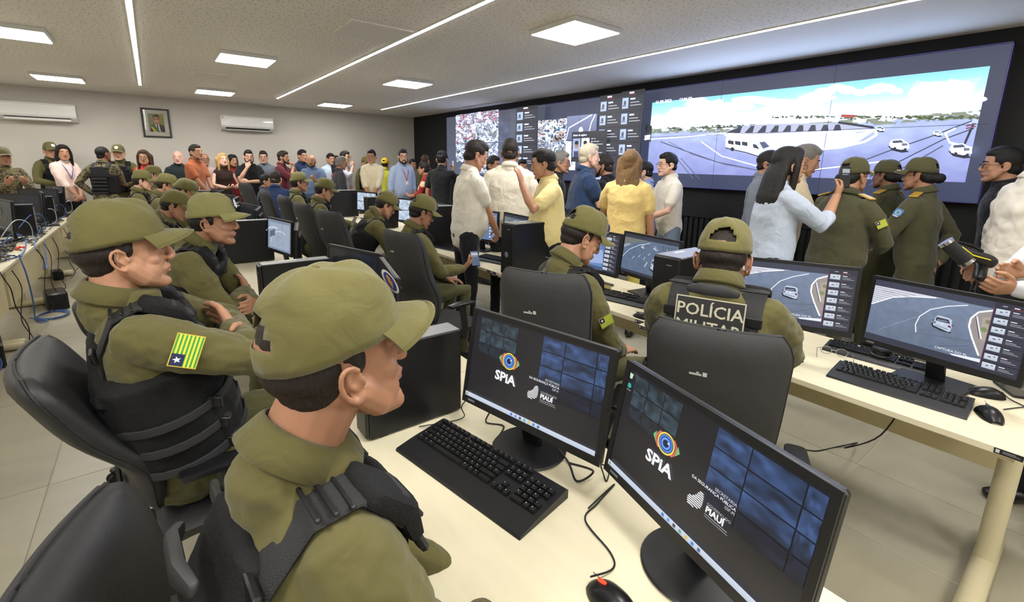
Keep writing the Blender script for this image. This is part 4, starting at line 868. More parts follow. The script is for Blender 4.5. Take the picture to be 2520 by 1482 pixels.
def hand(mb, w, d, nrm, side, s=1.0, curl=.5, spread=.0, n=8, det=True):
    """w wrist, d finger direction, nrm palm normal (out of the palm), side=+1 thumb along cross(d,nrm)"""
    d = np.array(d, float); d /= np.linalg.norm(d); nrm = np.array(nrm, float); nrm -= d*(nrm@d); nrm /= np.linalg.norm(nrm)+1e-9; t = np.cross(d, nrm)*side; w = np.array(w, float)
    P = lambda a, b, c: w+(d*a+t*b+nrm*c)*s
    mb.tube([P(-.01, 0, 0), P(.025, 0, -.002), P(.055, .002, -.003), P(.082, .002, -.002)], [(.026*s, .019*s), (.034*s, .016*s), (.041*s, .014*s), (.038*s, .011*s)], ax=t, n=12)
    mb.tube([P(.015, .02, .004), P(.05, .036, .01)], [.017*s, .013*s], n=n)
    ends = []
    for i, (b, L, r) in enumerate(((.03, .068, .0088), (.0105, .078, .0092), (-.0095, .072, .0088), (-.0285, .058, .0078))):
        p = P(.08-.004*abs(i-1.2), b, -.001); a = curl*.55; q = [p]; dirv = d+t*(b*spread*8); dirv /= np.linalg.norm(dirv)
        for k, f in enumerate((.44, .31, .25)):
            e = dirv*math.cos(a)+nrm*math.sin(a); q.append(q[-1]+e*L*f*s); a += curl*(.95 if k == 0 else .7)
        mb.tube(q, [r*1.05*s, r*s, r*.92*s, r*.8*s], n=n, cap=2); ends.append((q[-1], e))
    th = [P(.02, .03, .008), P(.052, .052, .014), P(.08, .058+.01*spread, .022+.018*curl), P(.1, .05, .03+.03*curl)]
    mb.tube(th, [.0135*s, .0115*s, .0105*s, .008*s], n=n, cap=2); return ends
def head_shapes(mb, H, s, full=True, chub=0.0, n=14):
    """H: function head-local -> body coordinates. origin between the ears, +Y forward"""
    Mx = H.M; E = lambda c, r, M=None, n_=n: mb.ell(H(c), np.array(r)*s, Mx if M is None else Mx @ M, n_)
    T = lambda pts, r, **k: mb.tube([H(p) for p in pts], [np.array(q)*s if not np.isscalar(q) else q*s for q in (r if hasattr(r, '__len__') else [r]*len(pts))], **k)
    E((0, -.016, .038), (.075, .096, .086), n_=18); E((0, .03, -.01), (.064, .058, .088), n_=18); E((0, .035, .045), (.062, .054, .052))
    for k in (-1, 1):
        T([(k*.056, .004, -.035), (k*.05, .03, -.07), (k*.024, .066, -.096)], [.021+chub*.01, .02+chub*.008, .017], n=10)
        E((k*.044, .052, -.025), (.02, .021, .019)); T([(k*.008, .087, .018), (k*.03, .083, .026), (k*.048, .068, .02)], [.0085, .009, .008], n=8)
        E((k*.044, .036, -.055), (.02+chub*.006, .034, .03+chub*.006)); E((k*.03, .06, -.056), (.015, .016, .02))
    E((0, .073, -.1), (.021, .017, .015)); E((0, .04, -.088), (.035+chub*.01, .038, .018+chub*.012)); E((0, .059, -.062), (.03, .0265, .032)); E((0, .076, -.044), (.014, .013, .013))
    T([(0, .087, .022), (0, .094, .002), (0, .1035, -.022)], [.0085, .0088, .011], n=8); E((0, .103, -.027), (.0115, .011, .0105))
    for k in (-1, 1): E((k*.0125, .0965, -.031), (.008, .011, .0085))
    T([(-.023, .079, -.0585), (-.01, .0885, -.055), (0, .0895, -.056), (.01, .0885, -.055), (.023, .079, -.0585)], [.0045, .0065, .006, .0065, .0045], n=8)
    T([(-.021, .079, -.0635), (-.008, .0868, -.0678), (.008, .0868, -.0678), (.021, .079, -.0635)], [.0045, .0072, .0072, .0045], n=8)
    for k in (-1, 1):   # eyelids leave a soft socket
        T([(k*.017, .0805, .004), (k*.031, .0845, .0085), (k*.046, .074, .003)], .0042, n=6); T([(k*.018, .0805, -.004), (k*.032, .0825, -.0095), (k*.046, .073, -.002)], .0042, n=6)
        E((k*.031, .0635, -.001), (.019, .0135, .013))
        # ear
        c = np.array([k*.078, -.012, -.004]); r = []
        for a in range(11): q = math.radians(38+a*25); r.append((c[0]+k*(.007+.007*math.cos(q-2.6)), c[1]-.002+.0185*math.cos(q)-.006*math.sin(q), c[2]+.029*math.sin(q)+(-.003)))
        T(r, [.0045]*8+[.0055, .0065, .004], n=7); E((c[0]-k*.001, c[1], c[2]+.0), (.004, .016, .026), rotm(k*-.25)); E((c[0]+k*.003, c[1]+.0145, c[2]-.005), (.0045, .0045, .008)); E((c[0]+k*.003, c[1]+.006, c[2]-.028), (.0045, .008, .008))
        T([(c[0]+k*.006, c[1]-.006, c[2]+.016), (c[0]+k*.008, c[1]-.009, c[2]), (c[0]+k*.005, c[1], c[2]-.013)], .0038, n=6)
class Fr:
    def __init__(s, o, M, k=1): s.o, s.M, s.k = np.array(o, float), M, k
    def __call__(s, p): return s.o+s.M @ (np.array(p, float)*s.k)
def ngrid(mb, fn, nu, nv, th): mb.grid(fn, nu, nv, th)
def cap_obj(H, s, parent, col, vox_far, badge=None, gold=False, flag=False, openback=True, near=False, lift=0, tiltc=0, strapm=None):
    K = lambda p: H(p); nu = 48 if near else 26; nv = 18 if near else 10; sd = random.random()*9
    z0 = .042+lift
    ph = [sd+1.3*i for i in range(5)]
    def crown(u, v):
        a = 2*math.pi*u; k = v; ph_ = k*math.pi/2; back = -math.sin(a)
        rz = (.110-.003*math.sin(a)) ; cx, cy = .0875, .109
        r = math.cos(ph_)**.72 if k < 1 else 0
        wr = 1+.012*math.sin(a*3+ph[0])*k*(1-k)*3+(.018*math.sin(a*7+ph[1]+5*k)*(k*(1-k))*2.2)-.010*max(0, 1-abs(((a*6/(2*math.pi)) % 1)-.5)*-1*-18)*0
        seam = min(abs(((u*6) % 1)-.0), abs(1-((u*6) % 1))); wr -= .012*math.exp(-(seam/.018)**2)*(1 if k < .97 else 0)
        zb = .014*back*-1*-1 if False else 0
        front = max(0, math.sin(a)); h = rz*math.sin(ph_)**.9*(1+.06*front*math.sin(ph_*2))
        wz = .004*math.sin(a*5+ph[2]+k*7)*math.sin(math.pi*k)
        return K((cx*r*wr*math.cos(a), -.006+cy*r*wr*math.sin(a), z0-.016*(1-k)*max(0, -math.sin(a))-.004*(1-k)*abs(math.cos(a))+h+wz))
    hole = openback
    v = []; f = []; nu1 = nu
    for j in range(nv+1):
        for i in range(nu1): v.append(crown(i/nu1, min(j/nv, .995)))
    def is_hole(i, j): u = ((i+.5)/nu1); d = abs(u-.75); return hole and d < .08 and j/nv > .14 and (j+1)/nv < .14+.30*math.sqrt(max(0, 1-(d/.08)**2))+.05
    inner = [crown(i/nu1, min(j/nv, .995)) for j in range(nv+1) for i in range(nu1)]; ctr = K((0, -.006, z0+.02)); inner = [p+(ctr-p)/np.linalg.norm(ctr-p)*.003*s for p in inner]
    k0 = len(v); v += inner; hs = set()
    for j in range(nv):
        for i in range(nu1):
            if is_hole(i, j): hs.add((i, j)); continue
            a, b, c, d = j*nu1+i, j*nu1+(i+1) % nu1, (j+1)*nu1+(i+1) % nu1, (j+1)*nu1+i; f.append((a, b, c, d)); f.append((k0+a, k0+d, k0+c, k0+b))
    for i in range(nu1): a, b = i, (i+1) % nu1; f.append((a, k0+a, k0+b, b))
    t = nv*nu1; f.append(tuple(t+i for i in range(nu1))); f.append(tuple(k0+t+i for i in range(nu1-1, -1, -1)))
    for (i, j) in hs:
        for (di, dj, e) in ((0, -1, ((0, 0), (1, 0))), (0, 1, ((1, 1), (0, 1))), (-1, 0, ((0, 1), (0, 0))), (1, 0, ((1, 0), (1, 1)))):
            if ((i+di) % nu1, j+dj) in hs: continue
            p, q = [(j+y)*nu1+(i+x) % nu1 for x, y in e]; f.append((p, k0+p, k0+q, q))
    m = MB(); m.add(v, f); c = m.obj('cap', col, parent, sharp=None)
    def brim(u, w):
        a = math.radians(-62+124*u); r = 1+w*.66*(math.cos(a*1.25)**.55 if abs(a*1.25) < math.pi/2 else 0)
        x = .0885*math.sin(a)*(1+w*.10); y = -.006+.108*math.cos(a)*1.0+w*.070*(max(math.cos(a*1.28), 0)**.6); return K((x, y, z0+.010-.006*w*w-.6*x*x-3.2*x*x*w-.008*w))
    MB().grid(brim, 22 if near else 12, 8 if near else 4, .0035*s).obj('brim', col, c)
    if near or True: MB().ell(K((0, -.006, z0+.110)), (.007*s, .007*s, .004*s), H.M, 10).obj('top_button', col, c)
    if near:
        for q in (.86, .93):
            pts = [brim(i/18, q)+H.M @ np.array([0, 0, .0008]) for i in range(19)]; MB().tube(pts, .0007, n=4, cap=1).obj('stitch_line', cloth('olive_stitching', (100, 96, 58)), c, kind='stuff')
    if badge:
        m = MB(); 
        cv = Canvas(K((-.024, .099, z0+.076)), H.M @ np.array([.048, 0, 0])*s, H.M @ np.array([0, .012, -.045])*s)
        cv.ell(.5, .5, .5, .5, badge[0], 20); cv.ell(.5, .5, .38, .4, badge[1], 18); cv.poly([(.3, .45), (.7, .45), (.5, .85)], badge[2]); cv.ell(.5, .34, .14, .14, badge[2], 12); cv.obj('cap_badge', print_mat('matt_print', 0), c)
    if gold:
        g = MB()
        for k in (-1, 1): g.tube([brim(.5+k*.1*i, .62)+H.M @ np.array([0, 0, .003]) for i in (.6, 1.6, 2.6, 3.4)], [(.006*s, .003*s), (.009*s, .003*s), (.008*s, .003*s), (.004*s, .002*s)], n=8)
        g.obj('gold_leaf_embroidery', mat('gold_thread', (196, 160, 66), .45, metal=.4), c)
    return c
FL_A, FL_B = (232, 214, 60), (58, 150, 70)
def flag(parent, O, U, V, big=True):
    cv = Canvas(O, U, V, .0004); cv.rect(-.03, -.04, 1.03, 1.04, (214, 190, 60)); n = 13
    for i in range(n): cv.rect(0, i/n, 1, (i+1)/n, FL_B if i % 2 == 0 else FL_A, keep=i > 0)
    cv.rect(0, 0, .38, .5, (28, 34, 78)); cv.poly([(.19+.11*(1 if k % 2 == 0 else .42)*math.sin(math.pi*k/5), .25-.17*(1 if k % 2 == 0 else .42)*math.cos(math.pi*k/5)) for k in range(10)], (235, 235, 240))
    return cv.obj('flag_patch', print_mat('matt_print', 0), parent)
ARMS = {  # wrist (outward x, forward y, z from shoulder), elbow hint, finger direction, palm normal  (outward positive)
 'down': ((.07, .03, -.53), (.4, -1, -.2), (0, .12, -1), (-1, .0, 0), .35),
 'back': ((-.05, -.14, -.45), (.8, -.6, -.2), (-1, 0, -.5), (0, -1, 0), .3),
 'front': ((-.13, .24, -.47), (1, -.5, -.3), (-.75, .3, -.6), (0, -1, 0), .5),
 'clasp': ((-.14, .27, -.36), (1, -.6, -.4), (-.85, .5, 0), (0, -.8, -.5), .6),
 'cross': ((-.27, .25, -.24), (1, .1, -.7), (-1, -.15, .1), (0, -1, 0), .25),
 'crossu': ((-.25, .20, -.20), (1, .1, -.7), (-1, -.25, .25), (0, -1, 0), .3),
 'desk': ((-.02, .45, -.24), (.6, -.5, -.6), (-.3, 1, 0), (0, 0, -1), .35),
 'lap': ((-.1, .30, -.38), (.8, -.5, -.5), (-.4, 1, -.1), (0, 0, -1), .4),
 'chin': ((-.12, .20, .02), (.4, .5, -1), (-.5, -.2, .8), (-.3, -1, 0), 1.0),
 'phone': ((-.08, .33, -.16), (.5, -.3, -1), (-.3, .8, .6), (-.4, -.5, .6), .7),
 'phonehi': ((-.10, .36, .02), (.4, .1, -1), (-.3, .5, .8), (-.5, -.5, .2), .7),
 'raise': ((-.02, .27, .05), (.8, .3, -1), (-.2, .25, 1), (-.6, .6, 0), .3),
 'hold': ((-.08, .3, -.3), (.8, -.4, -.6), (-.7, .7, .2), (0, -.3, 1), .6),
 'mouth': ((-.15, .22, .03), (.5, .5, -1), (-.4, 0, 1), (-.5, -1, 0), .9),
 'hip': ((.0, -.02, -.42), (1, -.6, 0), (-.6, .3, -.7), (-.5, 0, 0), .6),
}
def person(label, top, face, h=None, seated=False, lean=4, hunch=8, hy=0, hp=0, hr=0, arms=('down', 'down'), shirt=None, sleeve='long', trousers=None, skn='tan', hair=('short', 'dark'),
           cap=False, badge=None, gold=False, vest=False, glasses=False, beard=False, collar=True, wid=1.0, fat=0.0, female=False, vox=.011, shoes=True, group=None, near=False, stance=.1, fold=.012,
           knees=None, untuck=False, cross_leg=0, hvis=True, chub=0, legs=True, dress=False, hairlen=None, jacket=None, neck=0.0):
    """top: point of the head's top; face: azimuth the body faces (deg); hy head turn (left +), hp look up +"""
    capadd = .022 if cap else .006
    top = np.array(top, float); zt = top[2]-capadd
    s = (zt/1.745) if not seated else (h or 1.0)
    R = rotm(R_(face-90)); L = R_(lean)
    up = np.array([0, math.sin(L), math.cos(L)]); up2 = np.array([0, math.sin(L+R_(hunch)), math.cos(L+R_(hunch))]); fw = np.array([0, math.cos(L), -math.sin(L)])
    # head placement relative to the pelvis
    spine = lambda k: up*k*s
    nb = up*.52*s+up2*.03*s; nk = nb+up2*(.036+neck)*s+np.array([0, .012, 0])*s
    HM = rotm(R_(hy), R_(hp)-L*.0, R_(hr)); hk = s*(1.0 if not female else .97)
    hc = nk+up2*.054*s+HM @ (np.array([0, .014, .02])*s)
    tl = hc+HM @ (np.array([0, -.016, .124])*hk)
    ph = top[2]-capadd-tl[2]           # pelvis (hip joint) height
    base = top-R @ np.array([tl[0], tl[1], 0]); o = empty('person', label, 'person', (base[0], base[1], 0), R_(face-90), group)
    P0 = np.array([0, 0, ph]); q = lambda p: P0+np.array(p)
    hw = .172*s*wid*(.9 if female else 1); TS = {}
    wf = (1.0+fat)
    skm = skin(skn); body = MB(); sh = MB()
    H = Fr(P0+hc, HM, hk)
    # --- body: head, neck, trunk core, arms, legs: one surface
    head_shapes(body, H, hk, chub=chub, n=16 if near else 12)
    body.tube([q(nb-up2*.05*s), q(nk-np.array([0, .006, 0])), H((0, -.018, -.03)), H((0, -.01, 0))], [(.062*s*wid, .06*s), (.056*s*(1+chub*.12), .06*s), (.054*s, .062*s), (.05*s, .06*s)], n=14)
    body.tube([q(spine(.02)), q(spine(.3)), q(spine(.47))], [(.10*s, .07*s), (.10*s, .07*s), (.10*s, .05*s)], n=12)
    # --- torso cloth
    fz = fat
    secs = [(-.06, .153, .110, -.005), (-.02, .160+.01*female, .118+.03*fz, 0), (.06, .150+.08*fz, .112+.09*fz, .01+.05*fz), (.15, .146+.10*fz-.02*female, .110+.10*fz, .012+.05*fz), (.24, .152+.07*fz-.012*female, .112+.06*fz, .01+.03*fz), (.33, .168+.02*fz-.006*female, .118+.02*fz+.012*female, .004), (.41, .182, .112, -.004), (.46, .176, .095, -.010), (.490, .135, .078, -.012), (.518, .080, .066, -.006)]
    if not cap and not vest: secs = secs[:-1]
    if not untuck and not dress and not jacket: secs = secs[1:]
    if dress: secs = [(-.55, .21, .16, 0), (-.3, .20, .15, 0)]+secs
    if jacket: secs = [(-.2, .175, .125, 0)]+secs
    def tors(k, inf=0, lo=-9, hi=9):
        out = [(z, a, b, y) for z, a, b, y in secs if lo <= z <= hi]
        if k == 'p': return [P0+(up*z*s if z > 0 else np.array([0, 0, z*s]))+fw*y*s+(up2-up)*max(0, z-.25)*s*.6 for z, a, b, y in out]
        return [(a*s*wid*(.93 if female else 1)+inf, b*s+inf) for z, a, b, y in out]
    sh.tube(tors('p'), tors('r'), n=20, cap=2, sq=2.3)
    sh.tube([P0+nb-up2*.05*s, P0+nb-up2*(.004 if cap else .018)*s], [(.085*s, .078*s), (.066*s, .069*s)], n=14, cap=2)
    if near: fold = max(fold, .02)
    # --- legs
    tr = MB(); hx = .09*s; kn = []
    if seated:
        for k in (-1, 1):
            hp_ = P0+np.array([k*hx, .02, -.01]); kx = (knees or (.16, .46)); K_ = np.array([k*kx[0]*s, kx[1]*s, max(ph+.03, .1)-.02]); A_ = np.array([k*(kx[0]+.01)*s, (kx[1]-.04)*s, .09])
            kn.append((hp_, K_, A_))
    else:
        for k in (-1, 1):
            hp_ = P0+np.array([k*hx, 0, -.01]); A_ = np.array([k*(stance+.02)*s, -.02, .085*s]); K_ = (hp_+A_)/2+np.array([k*.012, .03, .03]); kn.append((hp_, K_, A_))
    for i, (a, b, c) in enumerate(kn):
        r = [.088*s*(1+fat*.3), .078*s, .06*s, .052*s, .05*s]
        pts = [a, (a+b)/2, b, (b+c)/2, c]
        if legs and not dress: tr.tube(pts, r, n=12)
        body.tube([a, b, c, c+np.array([0, .02, -.03])], [.05*s, .045*s, .035*s, .03*s], n=8)
        if shoes:
            f = MB(); d0 = c*1; f.tube([(d0[0], d0[1]-.035, .045), (d0[0], d0[1]+.06, .042), (d0[0]+.01*(-1, 1)[i], d0[1]+.15, .03)], [(.04, .04), (.046, .038), (.038, .026)], n=12); f.tube([(d0[0], d0[1]-.02, .06), (d0[0], d0[1]-.01, .12)], .042, n=10)
            f.obj('shoe', mat('black_shoe_leather', (20, 19, 19), .35), o, sharp=None)
    tr.tube([P0+np.array([0, 0, -.10*s]), P0+np.array([0, 0, -.02*s]), P0+up*.04*s], [(.13*s, .09*s), (.158*s, .115*s+.02*fat), (.152*s*(1+fat*.3), .108*s*(1+fat*.3))], n=18)
    # --- arms
    info = {}
    for k, spec in ((-1, arms[0]), (1, arms[1])):
        sp = ARMS[spec] if isinstance(spec, str) else spec
        wt = None
        if isinstance(spec, dict): wt = R.T @ (np.array(spec['w'])-np.array([base[0], base[1], 0])); fdw, pnw = R.T @ np.array(spec['fd']), R.T @ np.array(spec['pn']); sp = ((0, 0, 0), spec['hint'], (k*fdw[0], fdw[1], fdw[2]), (k*pnw[0], pnw[1], pnw[2]), spec['cu'])
        S0 = P0+up*.452*s+(up2-up)*.12*s+np.array([k*hw, 0, 0])-fw*.008*s
        w_, hi, fd, pn, cu = sp; W = S0+np.array([k*w_[0], w_[1], w_[2]])*s if wt is None else wt; E_, W = ik(S0, W, .285*s, .255*s, np.array([k*hi[0], hi[1], hi[2]]))
        body.tube([S0-np.array([k*.05*s, 0, .03*s]), S0+(E_-S0)*.3, S0+(E_-S0)*.62, E_, E_+(W-E_)*.35, W], [.03*s, .034*s, .038*s, .036*s, .038*s, .026*s], n=10)
        if hvis: hand(body, W, (k*fd[0], fd[1], fd[2]), (k*pn[0], pn[1], pn[2]), k*1.0 if spec not in ('down',) else k*-1.0*-1, s*(.95 if female else 1), cu, n=8 if near else 6)
        def sl(f0, r0, r1): pass
        ex = .013*s
        if sleeve == 'long': sh.tube([S0-np.array([k*.03*s, 0, 0]), S0+(E_-S0)*.35, S0+(E_-S0)*.8, E_, E_+(W-E_)*.3, E_+(W-E_)*.9], [.07*s, .066*s*(1+fat*.2), .057*s, .056*s, .052*s, .039*s], n=12, cap=2)
        elif sleeve == 'roll': sh.tube([S0-np.array([k*.03*s, 0, 0]), S0+(E_-S0)*.35, E_, E_+(W-E_)*.25], [.07*s, .066*s, .057*s, .055*s], n=12, cap=2)
        elif sleeve == 'short': sh.tube([S0-np.array([k*.03*s, 0, 0]), S0+(E_-S0)*.35, S0+(E_-S0)*.72], [.07*s, .064*s*(1+fat*.2), .062*s], n=12, cap=1)
        info[k] = (S0, E_, W)
    bo = body.flesh('body', skm, o, vox*(.55 if near else .72 if vox < .012 else .8), smooth=2 if near else 1)
    st = sh.flesh('shirt' if not dress else 'dress', shirt, o, vox, smooth=3, fold=fold*s, fscale=.075)
    if not dress: tr.flesh('trousers', trousers, o, vox*1.3, smooth=3, fold=fold*.8, fscale=.09)
    if collar:
        ct = P0+nb+up2*(.010 if cap else .0)*s; cM = rotm(0, -L-R_(hunch)*1.5)
        MB().lathe([(.058*s, -.03*s), (.0575*s, .016*s), (.061*s, .021*s), (.066*s, .015*s), (.080*s, -.026*s), (.076*s, -.03*s)], ct, n=22, M=cM, sx=1.0*wid, sy=1.08).obj('collar', shirt, st, sharp=None)
    # --- face
    if hair[0] != 'none' or True:
        for k in (-1, 1):
            e = MB().ell(H((k*.031, .0705, 0)), np.array((.0125, .0125, .0125))*hk, None, 12).obj('eye', EYEW, o)
            MB().ell(H((k*.0315, .0795, 0)), np.array((.0055, .0042, .0055))*hk, HM, 10).obj('iris', IRIS, e)
            MB().tube([H((k*.014, .0935, .026)), H((k*.03, .0915, .033)), H((k*.05, .074, .028))], [(.0022*hk, .004*hk), (.003*hk, .0045*hk), (.002*hk, .003*hk)], n=6).obj('eyebrow', hairm(hair[1] if hair[1] not in ('white', 'wavyblond', 'blond', 'grey') else 'brown'), o, sharp=None)
        MB().tube([H((-.02, .0835, -.059)), H((-.008, .0935, -.0565)), H((.008, .0935, -.0565)), H((.02, .0835, -.059))], [(.003*hk, .003*hk)]*4, n=8).obj('upper_lip', LIPS, o, sharp=None)
        MB().tube([H((-.018, .0835, -.0642)), H((-.007, .0908, -.0667)), H((.007, .0908, -.0667)), H((.018, .0835, -.0642))], [(.003*hk, .0042*hk)]*4, n=8).obj('lower_lip', LIPS, o, sharp=None)
    if cap and hair[0] in ('short', 'buzz'): hair = ('capped', hair[1])
    if cap and hair[0] == 'bun': hair = ('cappedbun', hair[1])
    hm = hairm(hair[1]); hv = max(.006, vox*.7)
    if hair[0] != 'none':
        hb = MB(); E = lambda c, r, M=None: hb.ell(H(c), np.array(r)*hk, HM, 18)
        if hair[0].startswith('capped'):
            E((0, -.0165, .046), (.0762, .0935, .08)); E((0, -.048, -.022), (.06, .05, .042))
            E((0, -.029, .012), (.0765, .0855, .05))
            for k in (-1, 1): E((k*.0705, .0, .018), (.006, .0165, .018))
            if hair[0] == 'cappedbun': E((0, -.125, -.01), (.042, .04, .04)); E((0, -.06, -.01), (.07, .055, .05))
        elif hair[0] == 'buzz': E((0, -.02, .042), (.0775, .0955, .086)); E((0, -.05, -.03), (.058, .05, .05))
        elif hair[0] in ('short', 'bald'):
            if hair[0] == 'short': E((0, -.018, .048), (.079, .098, .088)); E((0, .045, .092), (.056, .048, .036)); E((0, .0, .098), (.066, .072, .046))
            else: E((0, -.03, .02), (.081, .085, .06))
            E((0, -.048, -.02), (.064, .06, .05)); E((0, -.02, .0), (.0795, .05, .04))
        elif hair[0] in ('long', 'wavy', 'bun'):
            E((0, -.02, .052), (.088, .104, .092)); E((0, .03, .1), (.065, .055, .04)); E((0, -.04, 0), (.084, .08, .08))
            if hair[0] != 'bun':
                L_ = .34 if hair[0] == 'long' else .36
                L_ = hairlen or L_; bk = HM @ np.array([0, -1., 0]); bk = np.array([bk[0]*.3, min(bk[1], -.3), 0]); bk /= np.linalg.norm(bk); h0 = H((0, -.085, -.06)); pts = [H((0, -.04, .05)), h0, h0+(bk*.03+np.array([0, 0, -.4*L_]))*hk, h0+(bk*.05+np.array([0, 0, -L_+.02]))*hk]
                if hair[0] == 'long': hb.tube(pts, [(.088*hk, .06*hk), (.115*hk, .06*hk), (.14*hk, .055*hk), (.115*hk, .035*hk)], n=16)
                else:
                    for t in range(-3, 4): hb.tube([p+HM @ np.array([t*.027*hk+.01*math.sin(i*2+t), .0, 0])+np.array([0, .01*math.cos(i*2.2+t), -.02*(t % 2)]) for i, p in enumerate(pts)], [.04*hk, .034*hk, .028*hk, .016*hk], n=10)
                for k in (-1, 1): hb.tube([H((k*.06, .03, .08)), H((k*.085, .01, .0)), H((k*.085, .0, -.09)), H((k*.09, -.01, -.15))+np.array([0, 0, -.06])], [.022*hk, .024*hk, .026*hk, .018*hk], n=10)
            else: E((0, -.135, .0), (.038, .034, .036))
        hb.flesh('hair', hm, o, hv, smooth=2, fold=.006 if hair[0] in ('short', 'wavy') else .003, fscale=.02)
    if beard:
        bb = MB()
        for k in (-1, 1): bb.tube([H((k*.068, .012, -.02)), H((k*.06, .035, -.068)), H((k*.026, .075, -.1)), H((0, .086, -.108))], [.012*hk, .017*hk, .017*hk, .016*hk], n=10); bb.tube([H((0, .1, -.047)), H((k*.022, .09, -.052)), H((k*.03, .083, -.075))], .006*hk, n=8)
        bb.flesh('beard', hm, o, .006, smooth=1, fold=.003, fscale=.02)
    if glasses: spectacles(FR_, o, H((0, .098, .002)), hk, HM)
    if cap: cap_obj(H, hk, o, OLIVE_C if cap is True else cap, 0, badge=badge, gold=gold, near=near, openback=True)
    if vest:
        vb = MB(); inf = .02*s
        vb.tube(tors('p', lo=.0, hi=.35), tors('r', inf, lo=.0, hi=.35), n=22, cap=1, sq=2.6)
        for sg in (-1, 1):
            y = sg*.095*s; pp = [P0+up*z*s+fw*(y+.012*sg)+(up2-up)*max(0, z-.25)*s*.6 for z in (.30, .40, .455)]
            vb.tube(pp, [(.15*s*wid, .028*s), (.12*s*wid, .024*s), (.10*s*wid, .02*s)], n=14, cap=1, sq=3)
        vo = vb.flesh('vest', VEST, o, vox, smooth=1, fold=.004, fscale=.05)
        for k in (-1, 1):
            arc_ = [P0+up*.40*s+fw*.118*s+np.array([k*.095*s*wid, 0, 0]), P0+up*.475*s+fw*.075*s+np.array([k*.10*s*wid, 0, 0]), P0+up*.53*s-fw*.0*s+np.array([k*.105*s*wid, 0, 0]), P0+up*.515*s-fw*.06*s+np.array([k*.10*s*wid, 0, 0]), P0+up*.44*s-fw*.112*s+np.array([k*.095*s*wid, 0, 0]), P0+up*.36*s-fw*.13*s+np.array([k*.09*s*wid, 0, 0])]; bw = 1.35 if near else 1.0
            arc_ = [p+(up2-up)*.15*s for p in arc_]
            MB().tube(arc_, (.030*s*bw, .008*s), ax=(1, 0, 0), n=10, sq=4, cap=1).obj('shoulder_strap', WEB, vo, sharp=50)
            p = arc_[1]; MB().tube([arc_[1]+np.array([0, 0, .004]), (arc_[1]+arc_[2])/2+np.array([0, 0, .012])], (.036*s*bw, .016*s*bw), ax=(1, 0, 0), n=12, sq=4).obj('strap_pad', VEST, vo)
            if near:
                MB().tube([arc_[0]*.5+arc_[1]*.5, arc_[1]+up*.01, arc_[1]*.25+arc_[2]*.75+up*.014], [(.046*s, .014*s), (.052*s, .021*s), (.05*s, .018*s)], ax=(1, 0, 0), n=14, sq=4).obj('padded_sleeve', VEST, vo)
                for e in (.15, .45, .75): c_ = arc_[0]*(1-e)*.5+arc_[1]*(.5+.1*e)+arc_[2]*e*.4+up*(.022+.006*e)*s; MB().box(c_+fw*.012, (.07*s, .026, .008), M=rotm(0, -L-R_(60-50*e)), bev=.003).obj('pad_tab', WEB, vo)
                for e in (-.024, .0, .024): MB().tube([arc_[3]*.6+arc_[2]*.4+up*.012-fw*e-np.array([.045, 0, 0]), arc_[3]*.6+arc_[2]*.4+up*.012-fw*e+np.array([.045, 0, 0])], .004, n=8).obj('ladder_bar', BLK, vo)
            MB().box(arc_[4]-fw*.012*s, (.07*s*bw, .012, .032*s), M=rotm(0, -L), bev=.003).obj('buckle', BLK2, vo)
        m = MB()
        for i in range(5): m.box(P0+up*(.06+.055*i)*s-fw*.130*s, (.21*s*wid, .008, .022*s), M=rotm(0, -L))
        m.obj('webbing_rows', WEB, vo, smooth=False, kind='stuff')
        if near:
            for z in (.07, .14, .21):
                a_, b_ = (.165+.08*fat)*s*wid+.026, (.112+.085*fat)*s+.03
                MB().tube([P0+up*z*s+fw*(.012+.05*fat)*s+np.array([a_*math.cos(q), 0, 0])+fw*b_*math.sin(q) for q in [2*math.pi*i/28 for i in range(28)]], (.004, .014), ax=(1, 0, 0), n=8, closed=True, sq=3).obj('cummerbund_strap', WEB, vo)
                for k in (-1, 1): c_ = P0+up*z*s+fw*(.012+.05*fat)*s+np.array([k*a_*.86, 0, 0])+fw*b_*.56; MB().box(c_, (.012, .045, .034), M=rotm(R_(-k*38)), bev=.003).obj('side_buckle', BLK2, vo)
        for i in (-1, 0, 1): MB().box(P0+up*.11*s+fw*.168*s+np.array([i*.095*s, -abs(i)*.02, 0]), (.08*s, .05*s, .13*s), M=rotm(0, -L), bev=.012).obj('pouch', VEST, vo)
    o['_x'] = 0; del o['_x']
    return dict(o=o, H=H, P0=P0, up=up, fw=fw, R=R, base=base, arms=info, s=s, L=L, shirt=st, up2=up2, vest=vo if vest else None, hw=hw, W=lambda p: np.array([base[0], base[1], 0])+R @ np.array(p))
